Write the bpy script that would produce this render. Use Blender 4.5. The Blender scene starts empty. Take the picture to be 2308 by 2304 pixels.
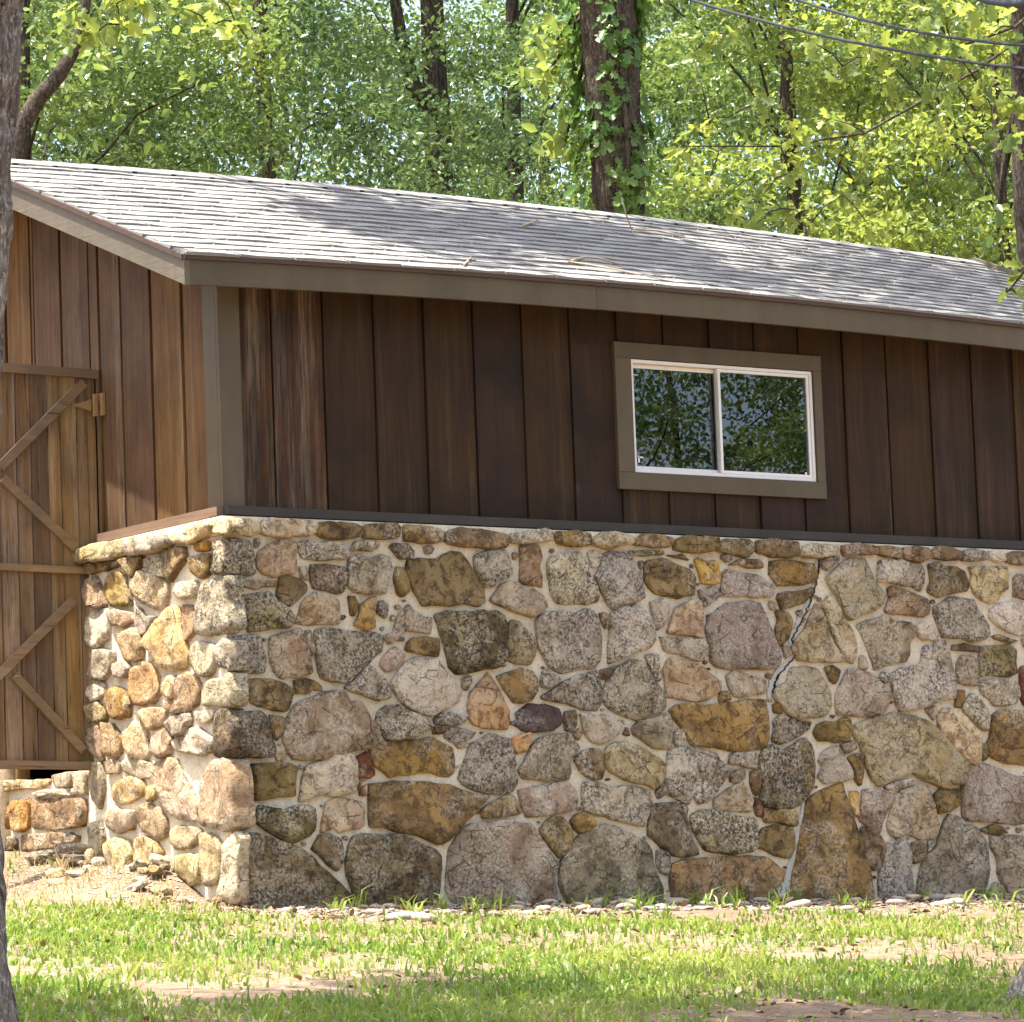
import bpy, math, random
import numpy as np
from mathutils import Vector, Matrix, noise
from math import radians, sin, cos, pi
random.seed(7); rng = np.random.default_rng(7)
SC = bpy.context.scene
COL = SC.collection

# ------------------------------------------------------------------ camera
# world: x along the front wall, y into the building, z up; origin = wooden corner at sill height
YAW, PITCH, ROLL, FPX = radians(35.24), radians(6.87), radians(-2.18), 10285.0
PW, PH = 2308.0, 2304.0
FWD = np.array([sin(YAW)*cos(PITCH), cos(YAW)*cos(PITCH), sin(PITCH)])
_rt = np.array([cos(YAW), -sin(YAW), 0.0]); _up = np.cross(_rt, FWD)
CR = _rt*cos(ROLL)+_up*sin(ROLL); CU = -_rt*sin(ROLL)+_up*cos(ROLL)
def ray(x, y): return FWD+CR*(x-PW/2)/FPX-CU*(y-PH/2)/FPX
CAM = -ray(507.3, 1143)*22.6
def unp(x, y, axis, d):            # survey: photo point -> point on the plane (axis = d)
    D = ray(x, y); return CAM+D*((d-CAM[axis])/D[axis])
def at(x, y, dist): return CAM+ray(x, y)*dist
cam_d = bpy.data.cameras.new('camera'); cam = bpy.data.objects.new('camera', cam_d); COL.objects.link(cam)
cam.matrix_world = Matrix(((CR[0], CU[0], -FWD[0], CAM[0]), (CR[1], CU[1], -FWD[1], CAM[1]), (CR[2], CU[2], -FWD[2], CAM[2]), (0, 0, 0, 1)))
cam_d.sensor_fit = 'HORIZONTAL'; cam_d.sensor_width = 36.0; cam_d.lens = FPX/PW*36.0
cam_d.clip_start = .5; cam_d.clip_end = 1500
SC.camera = cam

# ------------------------------------------------------------------ sky, sun, exposure
SUN = Vector((-.275, .035, 1)).normalized()
w = bpy.data.worlds.new('World'); SC.world = w; w.use_nodes = True
wn = w.node_tree.nodes; wl = w.node_tree.links; wn.clear()
sky = wn.new('ShaderNodeTexSky'); sky.sky_type = 'NISHITA'; sky.sun_disc = False
sky.sun_elevation = math.asin(SUN.z); sky.sun_rotation = math.atan2(SUN.x, SUN.y); sky.air_density = .85; sky.dust_density = 4.0; sky.ozone_density = .5
bg = wn.new('ShaderNodeBackground'); bg.inputs['Strength'].default_value = .15
wo = wn.new('ShaderNodeOutputWorld'); wl.new(sky.outputs[0], bg.inputs[0]); wl.new(bg.outputs[0], wo.inputs[0])
sl = bpy.data.lights.new('sun', 'SUN'); sl.energy = 4.4; sl.angle = radians(.55); sl.color = (1, .95, .86)
so = bpy.data.objects.new('sun', sl); COL.objects.link(so); so.rotation_euler = SUN.to_track_quat('Z', 'Y').to_euler(); so.location = (0, 0, 40)
vs = SC.view_settings; vs.view_transform = 'Standard'; vs.look = 'None'; vs.exposure = 1.86; vs.gamma = 1; vs.use_curve_mapping = False
SC.cycles.max_bounces = 6; SC.cycles.diffuse_bounces = 4; SC.cycles.glossy_bounces = 3; SC.cycles.transmission_bounces = 4; SC.cycles.transparent_max_bounces = 6; SC.cycles.use_denoising = True
SC.cycles.caustics_reflective = False; SC.cycles.caustics_refractive = False

# ------------------------------------------------------------------ mesh helpers
class MB:
    def __init__(s): s.v = []; s.f = []
    def add(s, vs, fs):
        b = len(s.v); s.v += [tuple(map(float, p)) for p in vs]; s.f += [tuple(b+i for i in f) for f in fs]
    def box(s, x0, x1, y0, y1, z0, z1):
        if x0 > x1: x0, x1 = x1, x0
        if y0 > y1: y0, y1 = y1, y0
        if z0 > z1: z0, z1 = z1, z0
        s.add([(x0,y0,z0),(x1,y0,z0),(x1,y1,z0),(x0,y1,z0),(x0,y0,z1),(x1,y0,z1),(x1,y1,z1),(x0,y1,z1)],
              [(0,3,2,1),(4,5,6,7),(0,1,5,4),(1,2,6,5),(2,3,7,6),(3,0,4,7)])
    def hexa(s, p8): s.add(p8, [(0,3,2,1),(4,5,6,7),(0,1,5,4),(1,2,6,5),(2,3,7,6),(3,0,4,7)])
    def prism(s, poly, d):          # poly list of 3D points, extruded by vector d
        n = len(poly); q = [tuple(np.array(p)+np.array(d)) for p in poly]
        s.add(list(poly)+q, [tuple(range(n))[::-1], tuple(range(n, 2*n))]+[(i, (i+1) % n, n+(i+1) % n, n+i) for i in range(n)])
    def tube(s, pts, rad, sides=8, cap=True, rough=0.0):
        pts = [Vector(p) for p in pts]; n = len(pts); rings = []
        t0 = (pts[1]-pts[0]).normalized(); ref = Vector((0, 0, 1)) if abs(t0.z) < .9 else Vector((1, 0, 0))
        X = t0.cross(ref).normalized()
        for i in range(n):
            t = (pts[min(i+1, n-1)]-pts[max(i-1, 0)]).normalized()
            X = (X-t*X.dot(t)).normalized(); Y = t.cross(X); r = rad[i] if hasattr(rad, '__len__') else rad
            rings.append([pts[i]+(X*cos(2*pi*k/sides)+Y*sin(2*pi*k/sides))*r*(1+(random.uniform(-rough, rough) if rough else 0)) for k in range(sides)])
        vs = [p for R in rings for p in R]
        fs = [(i*sides+k, i*sides+(k+1) % sides, (i+1)*sides+(k+1) % sides, (i+1)*sides+k) for i in range(n-1) for k in range(sides)]
        if cap: fs += [tuple(range(sides))[::-1], tuple((n-1)*sides+k for k in range(sides))]
        s.add(vs, fs)
    def mesh(s, name):
        m = bpy.data.meshes.new(name); m.from_pydata(s.v, [], s.f); m.update(); return m
    def build(s, name, mat, parent=None, smooth=False, origin=None):
        if origin is not None:
            o3 = np.array(origin, float); s.v = [tuple(np.array(p)-o3) for p in s.v]
        return link(name, s.mesh(name), mat, parent, smooth, origin)
def link(name, me, mat, parent=None, smooth=False, origin=None):
    o = bpy.data.objects.new(name, me); COL.objects.link(o)
    if mat is not None and not me.materials: me.materials.append(mat)
    if smooth: me.polygons.foreach_set('use_smooth', [True]*len(me.polygons))
    if origin is not None: o.location = Vector([float(c) for c in origin])
    if parent is not None: o.parent = parent
    return o
def tag(o, label=None, cat=None, group=None, kind=None):
    if label: o['label'] = label
    if cat: o['category'] = cat
    if group: o['group'] = group
    if kind: o['kind'] = kind
    return o
def empty(name, loc=(0, 0, 0)):
    o = bpy.data.objects.new(name, None); COL.objects.link(o); o.location = Vector([float(c) for c in loc]); o.empty_display_size = .2; return o
def np_mesh(name, V, F):            # V (n,3) array, F (m,k) array of equal sized faces
    me = bpy.data.meshes.new(name); k = F.shape[1]
    me.vertices.add(len(V)); me.vertices.foreach_set('co', np.asarray(V, np.float32).ravel())
    me.loops.add(F.size); me.loops.foreach_set('vertex_index', F.astype(np.int32).ravel())
    me.polygons.add(len(F)); me.polygons.foreach_set('loop_start', np.arange(0, F.size, k, dtype=np.int32)); me.polygons.foreach_set('loop_total', np.full(len(F), k, np.int32))
    me.update(calc_edges=True); return me

# ------------------------------------------------------------------ material helpers
class NT:
    def __init__(s, name):
        s.m = bpy.data.materials.new(name); s.m.use_nodes = True; s.n = s.m.node_tree.nodes; s.l = s.m.node_tree.links
        s.n.clear(); s.out = s.n.new('ShaderNodeOutputMaterial'); s.bs = s.n.new('ShaderNodeBsdfPrincipled'); s.l.new(s.bs.outputs[0], s.out.inputs[0])
    def new(s, t, **kw):
        n = s.n.new(t)
        for k, v in kw.items(): setattr(n, k, v)
        return n
    def put(s, sock, v):
        if hasattr(v, 'is_output'): s.l.new(v, sock)
        else: sock.default_value = v
    def coord(s, scale=(1, 1, 1), rnd=0.0, kind='Object'):
        tc = s.new('ShaderNodeTexCoord'); mp = s.new('ShaderNodeMapping'); mp.inputs['Scale'].default_value = scale
        s.l.new(tc.outputs[kind], mp.inputs['Vector'])
        if rnd:
            oi = s.new('ShaderNodeObjectInfo'); mm = s.math('MULTIPLY', oi.outputs['Random'], rnd)
            cb = s.new('ShaderNodeCombineXYZ'); [s.l.new(mm, cb.inputs[i]) for i in range(3)]; s.l.new(cb.outputs[0], mp.inputs['Location'])
        return mp.outputs[0]
    def math(s, op, a, b=0.0, clamp=False):
        n = s.new('ShaderNodeMath', operation=op); n.use_clamp = clamp; s.put(n.inputs[0], a); s.put(n.inputs[1], b); return n.outputs[0]
    def noise(s, vec, scale, detail=4.0, rough=.55, dist=0.0):
        n = s.new('ShaderNodeTexNoise'); s.l.new(vec, n.inputs['Vector']); n.inputs['Scale'].default_value = scale; n.inputs['Detail'].default_value = detail; n.inputs['Roughness'].default_value = rough; n.inputs['Distortion'].default_value = dist
        return n.outputs[0]
    def vor(s, vec, scale, feature='F1', out=0):
        n = s.new('ShaderNodeTexVoronoi', feature=feature); s.l.new(vec, n.inputs['Vector']); n.inputs['Scale'].default_value = scale; return n.outputs[out]
    def ramp(s, fac, stops, interp='LINEAR'):
        n = s.new('ShaderNodeValToRGB'); s.put(n.inputs[0], fac); cr = n.color_ramp; cr.interpolation = interp
        while len(cr.elements) < len(stops): cr.elements.new(.5)
        for e, (p, c) in zip(cr.elements, stops):
            e.position = p; e.color = (c, c, c, 1) if not hasattr(c, '__len__') else (*c, 1)
        return n.outputs[0]
    def mix(s, fac, a, b, mode='MIX'):
        n = s.new('ShaderNodeMix', data_type='RGBA', blend_type=mode); s.put(n.inputs[0], fac)
        for i, v in ((6, a), (7, b)): s.put(n.inputs[i], (*v, 1) if isinstance(v, tuple) and len(v) == 3 else v)
        return n.outputs[2]
    def bump(s, h, strength=.5, dist=.01, prev=None):
        n = s.new('ShaderNodeBump'); n.inputs['Strength'].default_value = strength; n.inputs['Distance'].default_value = dist; s.l.new(h, n.inputs['Height'])
        if prev is not None: s.l.new(prev, n.inputs['Normal'])
        return n.outputs[0]
    def fin(s, col, rough=.8, nrm=None, spec=.3):
        s.put(s.bs.inputs['Base Color'], (*col, 1) if isinstance(col, tuple) else col); s.put(s.bs.inputs['Roughness'], rough); s.bs.inputs['Specular IOR Level'].default_value = spec
        if nrm is not None: s.l.new(nrm, s.bs.inputs['Normal'])
        return s.m
    def orand(s): return s.new('ShaderNodeObjectInfo').outputs['Random']
    def hsv(s, col, h=.5, sat=1.0, val=1.0):
        n = s.new('ShaderNodeHueSaturation'); s.put(n.inputs['Hue'], h); s.put(n.inputs['Saturation'], sat); s.put(n.inputs['Value'], val); s.put(n.inputs['Color'], (*col, 1) if isinstance(col, tuple) else col); return n.outputs[0]
    def lin(s, x, a, b): return s.math('ADD', s.math('MULTIPLY', x, b-a), a)

def stone_mat(name, c1, c2, c3, speck=.35, dark=.3, scale=1.0):
    c1 = (c1[0]*1.24, c1[1]*1.14, c1[2]*.94); c2 = (c2[0]*1.58, c2[1]*1.5, c2[2]*1.3); c3 = (c3[0]*.85, c3[1]*.76, c3[2]*.62)
    t = NT(name); v = t.coord((1, 1, 1), 37.0)
    def n3(sc, det, ro, dist=0.0):
        n = t.new('ShaderNodeTexNoise'); t.l.new(v, n.inputs['Vector']); n.inputs['Scale'].default_value = sc; n.inputs['Detail'].default_value = det; n.inputs['Roughness'].default_value = ro; n.inputs['Distortion'].default_value = dist
        s = t.new('ShaderNodeSeparateColor'); t.l.new(n.outputs['Color'], s.inputs[0]); return s.outputs
    lo = n3(4.2*scale, 3, .6, .7); md = n3(15*scale, 5, .7, .4); fi = n3(62, 5, .78)
    col = t.mix(t.ramp(lo[0], [(.4, 0), (.58, 1)]), c1, c2)
    col = t.mix(t.ramp(md[0], [(.5, 0), (.58, .85)]), col, c3)
    col = t.mix(t.ramp(md[1], [(.36, .75), (.46, 0)]), col, tuple(x*.3 for x in c1))
    lich = t.math('MULTIPLY', t.ramp(lo[1], [(.60-.36*speck, 0), (.72-.36*speck, 1)]), t.ramp(fi[0], [(.47, 0), (.54, 1)]))
    col = t.mix(t.math('MULTIPLY', lich, .3+.65*speck), col, (.7, .63, .5))
    blk = t.math('MULTIPLY', t.ramp(lo[2], [(.62-.36*dark, 0), (.76-.36*dark, 1)]), t.ramp(fi[1], [(.5, 0), (.56, 1)]))
    col = t.mix(t.math('MULTIPLY', blk, .45+.5*dark), col, (.03, .024, .016))
    crk = t.ramp(t.vor(t.coord((1, 1, 1.3), 19.0), 6*scale, 'DISTANCE_TO_EDGE'), [(0, 1), (.022, 0)])
    crk = t.math('MULTIPLY', crk, t.ramp(md[2], [(.5, 0), (.56, 1)]))
    col = t.mix(t.math('MULTIPLY', crk, .7), col, (.04, .03, .02))
    r = t.orand(); col = t.hsv(col, t.lin(r, .49, .507), t.lin(r, .9, 1.14), t.lin(t.math('FRACT', t.math('MULTIPLY', r, 7.3)), .78, 1.14))
    h = t.math('ADD', t.math('MULTIPLY', md[0], 1.0), t.math('MULTIPLY', fi[2], .42)); h = t.math('SUBTRACT', h, t.math('MULTIPLY', crk, .3))
    nm = t.bump(h, 1.0, .042, t.bump(lo[0], .8, .08))
    return t.fin(col, t.lin(md[1], .72, .95), nm, .25)
S = {
 'b': stone_mat('stone_olive_brown', (.17,.125,.065), (.23,.17,.09), (.12,.085,.048), .3, .35),
 'c': stone_mat('stone_brown_orange', (.2,.14,.075), (.26,.17,.08), (.15,.105,.062), .3, .35),
 't': stone_mat('stone_tan', (.38,.31,.2), (.44,.37,.25), (.27,.21,.135), .45, .35),
 'o': stone_mat('stone_orange', (.43,.25,.1), (.39,.27,.13), (.3,.16,.06), .25, .2),
 'g': stone_mat('stone_grey_lichen', (.27,.235,.18), (.33,.29,.225), (.18,.155,.115), .68, .62),
 'l': stone_mat('stone_pale_lichen', (.44,.39,.31), (.4,.35,.28), (.48,.43,.34), .6, .45),
 'p': stone_mat('stone_rose_grey', (.3,.225,.175), (.29,.245,.19), (.33,.245,.17), .5, .4),
 'q': stone_mat('stone_rose_cream', (.42,.3,.2), (.45,.36,.24), (.35,.24,.155), .35, .22),
 'd': stone_mat('stone_dark_brown', (.14,.105,.068), (.19,.145,.09), (.1,.075,.052), .45, .55),
 'D': stone_mat('stone_black_speckled', (.13,.108,.06), (.23,.19,.11), (.055,.044,.028), .5, .8),
 'r': stone_mat('stone_dark_red', (.15,.06,.042), (.19,.085,.055), (.11,.055,.04), .12, .25),
 'k': stone_mat('stone_purple_black', (.055,.042,.042), (.075,.055,.05), (.12,.085,.06), .15, .2),
 's': stone_mat('stone_slate_grey', (.23,.2,.15), (.27,.23,.17), (.19,.165,.125), .42, .35),
 'y': stone_mat('stone_honey', (.46,.29,.12), (.44,.33,.17), (.34,.21,.09), .3, .2),
}
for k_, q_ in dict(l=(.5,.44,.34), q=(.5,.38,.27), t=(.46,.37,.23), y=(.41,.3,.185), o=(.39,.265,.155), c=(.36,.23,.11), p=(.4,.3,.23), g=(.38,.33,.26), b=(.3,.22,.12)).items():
    S['gable_'+k_] = stone_mat('gable_stone_'+k_, q_, tuple(min(.42, x*.85) for x in q_), tuple(x*.72 for x in q_), .4, .22)  # gable stones are paler; sun brightness is also put into these colours
t = NT('mortar'); v = t.coord()
a_ = t.noise(v, 2.4, 4); b_ = t.noise(v, 38, 5, .75); c_ = t.noise(v, 11, 5, .7)
col = t.mix(t.ramp(a_, [(.35, 0), (.65, 1)]), (.63,.55,.4), (.68,.585,.42)); col = t.mix(t.ramp(b_, [(.36, 0), (.66, 1)]), col, (.78,.7,.54)); col = t.mix(t.ramp(c_, [(.52, 0), (.68, .45)]), col, (.4,.36,.28)); col = t.mix(t.ramp(t.noise(v, 95, 3, .7), [(.6, 0), (.68, .6)]), col, (.22,.18,.13))
M_MORTAR = t.fin(col, .95, t.bump(b_, .9, .012, t.bump(c_, .9, .03)), .12)
t = NT('mortar_repair'); v = t.coord()
M_REPAIR = t.fin(t.mix(t.noise(v, 14, 4), (.36,.35,.31), (.5,.48,.42)), .9, t.bump(t.noise(v, 45, 4, .7), .5, .006), .15)

def wood_mat(name, c1, c2, c3, axis='Z', worn=.3, wcol=(.34,.3,.25), vary=.25, grain=1.0):
    t = NT(name); sc = {'Z': (1, 1, .045), 'X': (.045, 1, 1), 'Y': (1, .045, 1)}[axis]
    v = t.coord(sc, 23.0); v2 = t.coord((1, 1, 1), 31.0)
    gr = t.noise(v, 30*grain, 6, .65, .8); fi = t.noise(v, 170*grain, 3, .7); blot = t.noise(v2, 2.2, 4, .6)
    col = t.mix(t.ramp(gr, [(.35, 0), (.62, 1)]), c1, c2)
    col = t.mix(t.ramp(blot, [(.42, 0), (.68, .8)]), col, c3)
    wr = t.math('MULTIPLY', t.ramp(t.noise(t.coord(tuple(x*1.0 for x in sc), 41.0), 9, 4, .6), [(.78-.5*worn, 0), (.98-.45*worn, 1)]), t.ramp(fi, [(.4, .1), (.6, 1)]))
    col = t.mix(t.math('MULTIPLY', wr, .8), col, wcol)
    chk = t.ramp(t.noise(v, 75*grain, 3, .6), [(.30, 1), (.36, 0)])
    col = t.mix(t.math('MULTIPLY', chk, .75), col, (.018, .012, .008))
    kn = t.ramp(t.vor(t.coord((1, 1, .55) if axis == 'Z' else (1, 1, 1), 13.0), 2.3), [(.035, 1), (.06, 0)])
    col = t.mix(t.math('MULTIPLY', kn, .8), col, (.03, .018, .01))
    r = t.orand(); col = t.hsv(col, t.lin(r, .492, .508), t.lin(r, .9, 1.1), t.lin(r, 1-vary, 1+vary))
    nm = t.bump(t.math('SUBTRACT', fi, chk), .45, .003, t.bump(gr, .55, .006))
    return t.fin(col, t.lin(gr, .62, .85), nm, .25)
M_DARK = wood_mat('siding_dark_stain', (.024,.0116,.004), (.047,.0235,.008), (.0145,.0079,.0034), 'Z', .44, (.115,.074,.04), .12)
M_DARKW = wood_mat('siding_dark_weathered', (.014,.0075,.004), (.085,.034,.011), (.009,.006,.004), 'Z', .72, (.22,.165,.11), .1, .6)
M_GABLE = wood_mat('siding_brown', (.088,.043,.015), (.145,.08,.031), (.055,.03,.013), 'Z', .48, (.27,.19,.11), .24)
M_DOOR = wood_mat('door_plank_weathered', (.15,.082,.034), (.24,.15,.07), (.088,.056,.03), 'Z', .64, (.36,.285,.2), .3)
M_RAIL = wood_mat('door_rail_wood', (.16,.1,.055), (.23,.155,.09), (.12,.09,.06), 'X', .4, (.42,.36,.28), .12)
M_INT = wood_mat('interior_lumber', (.6,.36,.17), (.66,.42,.2), (.5,.3,.14), 'X', .1, (.4,.3,.2), .1)
def paint_mat(name, c, worn=.2, axis='X'):
    t = NT(name); v = t.coord({'X': (.1, 1, 1), 'Z': (1, 1, .1), 'Y': (1, .1, 1)}[axis], 17.0); v2 = t.coord((1, 1, 1), 5.0)
    g = t.noise(v, 42, 5, .65); bl = t.noise(v2, 3, 5, .6)
    col = t.mix(t.ramp(bl, [(.35, 0), (.7, 1)]), tuple(x*.9 for x in c), tuple(x*1.1 for x in c))
    w_ = t.math('MULTIPLY', t.ramp(g, [(.76-.25*worn, 0), (.83-.2*worn, 1)]), t.ramp(t.noise(v2, 1.7, 3), [(.6-.35*worn, 0), (.8-.3*worn, 1)]))
    col = t.mix(t.math('MULTIPLY', w_, .7 if worn else 0.0), col, (.33,.28,.22))
    col = t.mix(t.ramp(t.noise(v2, 60, 3, .7), [(.66, 0), (.72, .35)]), col, (.05, .04, .03))
    col = t.hsv(col, .5, 1.0, t.lin(t.noise(t.coord((1.6, 1.6, .25), 3.0), 5, 4, .6), .72, 1.22))
    return t.fin(col, .6, t.bump(t.noise(v2, 55, 4, .7), .3, .003, t.bump(g, .5, .005)), .3)
M_TRIM = paint_mat('trim_paint_taupe', (.095,.074,.041), .0, 'X')
M_TRIMZ = paint_mat('trim_paint_taupe_vertical', (.098,.076,.043), .0, 'Z')
M_RAKE = paint_mat('rake_paint_peeling', (.115,.097,.066), .6, 'Y')
M_SILL = paint_mat('sill_paint_grey', (.045,.037,.026), .0, 'X')
M_SILLG = wood_mat('sill_bare_wood', (.17,.105,.06), (.21,.14,.085), (.14,.09,.055), 'Y', .3, (.45,.36,.27), .05)
M_DRIP = paint_mat('drip_edge_brown', (.07,.043,.028), .0, 'X')
t = NT('window_frame_metal'); M_ALU = t.fin(t.mix(t.noise(t.coord(), 25, 4), (.68,.65,.58), (.78,.77,.73)), .4, None, .5)
t = NT('dark_interior'); M_INSIDE = t.fin((.03,.024,.02), .95)
t = NT('interior_floor'); M_FLOOR = t.fin((.1,.075,.06), .95)
t = NT('hinge_metal'); M_HINGE = t.fin(t.mix(t.noise(t.coord(), 30, 4), (.2,.12,.055), (.33,.2,.09)), .6, None, .5)
t = NT('red_barrel'); M_RED = t.fin((.3,.02,.02), .5)
t = NT('white_sticker'); M_WHITE = t.fin((.75,.75,.75), .6)
t = NT('window_glass'); t.n.remove(t.bs)
gl = t.new('ShaderNodeBsdfGlossy'); gl.inputs['Roughness'].default_value = .004; gl.inputs['Color'].default_value = (.95,.97,1,1)
tr = t.new('ShaderNodeBsdfTransparent'); tr.inputs['Color'].default_value = (.96,.97,.96,1)
fr = t.new('ShaderNodeFresnel'); fr.inputs['IOR'].default_value = 2.0
wv = t.bump(t.noise(t.coord(), 1.6, 1), .02, .02); t.l.new(wv, gl.inputs['Normal'])
mx = t.new('ShaderNodeMixShader'); t.l.new(fr.outputs[0], mx.inputs[0]); t.l.new(tr.outputs[0], mx.inputs[1]); t.l.new(gl.outputs[0], mx.inputs[2]); t.l.new(mx.outputs[0], t.out.inputs[0]); M_GLASS = t.m

t = NT('asphalt_shingle'); v = t.coord((1, 1, 1), 29.0)
gr = t.noise(v, 260, 2, .7); st = t.noise(v, 6, 4)
col = t.mix(t.ramp(gr, [(.35, 0), (.65, 1)]), (.135,.13,.121), (.275,.266,.248)); col = t.mix(t.ramp(st, [(.45, 0), (.75, .5)]), col, (.13,.125,.12))
M_SHING = t.fin(t.hsv(col, .5, 1.0, t.lin(t.orand(), .86, 1.12)), .85, t.bump(gr, .4, .002), .3)
def leaf_mat(name, c1, c2, c3, trans=.36, rough=.33):
    t = NT(name); t.n.remove(t.bs)
    rnd = t.new('ShaderNodeNewGeometry').outputs['Random Per Island']; clump = t.noise(t.coord((1, 1, 1), 9.0), .9, 3)
    col = t.mix(t.ramp(rnd, [(0, 0), (.75, 1)]), c1, c2); col = t.mix(t.ramp(clump, [(.42, 0), (.66, 1)]), col, c3)
    d = t.new('ShaderNodeBsdfPrincipled'); t.l.new(col, d.inputs['Base Color']); d.inputs['Roughness'].default_value = rough; d.inputs['Specular IOR Level'].default_value = .45
    tl = t.new('ShaderNodeBsdfTranslucent'); t.l.new(t.hsv(col, .488, 1.0, 1.7), tl.inputs['Color'])
    m = t.new('ShaderNodeMixShader'); m.inputs[0].default_value = trans; t.l.new(d.outputs[0], m.inputs[1]); t.l.new(tl.outputs[0], m.inputs[2]); t.l.new(m.outputs[0], t.out.inputs[0])
    return t.m
M_LEAF = leaf_mat('oak_leaves', (.035,.085,.02), (.115,.185,.042), (.19,.255,.05), .34)
M_LEAFD = leaf_mat('dark_oak_leaves', (.026,.068,.024), (.085,.15,.046), (.14,.205,.052), .32)
M_LEAFY = leaf_mat('yellow_green_leaves', (.085,.145,.03), (.26,.31,.05), (.17,.225,.045), .46)
M_IVY = leaf_mat('climbing_vine_leaves', (.04,.1,.02), (.08,.16,.03), (.12,.2,.03), .4)
M_GRASS = leaf_mat('grass_blades', (.07,.14,.018), (.165,.25,.03), (.22,.275,.05), .4, .45)
M_DRY = leaf_mat('dry_grass_blades', (.38,.28,.13), (.48,.38,.2), (.3,.24,.1), .3, .6)
def bark_mat(name, c1, c2, c3, sc=1.0):
    t = NT(name); v = t.coord((1, 1, .16), 3.0)
    a = t.noise(v, 26*sc, 6, .7, 1.2); b = t.noise(t.coord((1, 1, .5)), 70*sc, 5, .7)
    col = t.mix(t.ramp(a, [(.38, 0), (.6, 1)]), c1, c2); col = t.mix(t.ramp(b, [(.5, 0), (.64, 1)]), col, c3)
    return t.fin(col, .9, t.bump(b, .7, .008, t.bump(a, .9, .03)), .2)
M_BARK = bark_mat('oak_bark', (.05,.042,.033), (.19,.165,.135), (.38,.35,.3))
M_BARKD = bark_mat('dark_bark', (.018,.014,.01), (.085,.066,.048), (.15,.122,.09), .9)
t = NT('soil'); v = t.coord()
a = t.noise(v, 1.3, 5, .6); b = t.noise(v, 14, 5, .7); c = t.noise(v, 90, 4, .75); li = t.vor(t.coord((1, 1.8, 1)), 42, 'F1', 1)
col = t.mix(t.ramp(a, [(.4, 0), (.62, 1)]), (.19,.13,.082), (.27,.195,.13)); col = t.mix(t.ramp(b, [(.47, 0), (.62, .85)]), col, (.14,.1,.065)); col = t.mix(t.ramp(c, [(.55, 0), (.66, .7)]), col, (.36,.29,.21))
M_SOIL = t.fin(col, .95, t.bump(c, .7, .008, t.bump(b, .8, .03)), .15)
t = NT('river_stone'); v = t.coord((1, 1, 1), 11.0); n = t.noise(v, 22, 4)
M_RIVER = t.fin(t.hsv(t.mix(n, (.3,.24,.175), (.43,.36,.28)), t.lin(t.orand(), .485, .515), t.lin(t.orand(), .6, 1.15), t.lin(t.orand(), .6, 1.15)), .75, t.bump(t.noise(v, 60, 4, .7), .4, .004), .3)
t = NT('rubber_cable'); M_CABLE = t.fin((.025,.025,.028), .6)
t = NT('twig_bark'); M_TWIG = t.fin(t.mix(t.noise(t.coord(), 30, 3), (.3,.22,.14), (.44,.36,.25)), .9)

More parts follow.
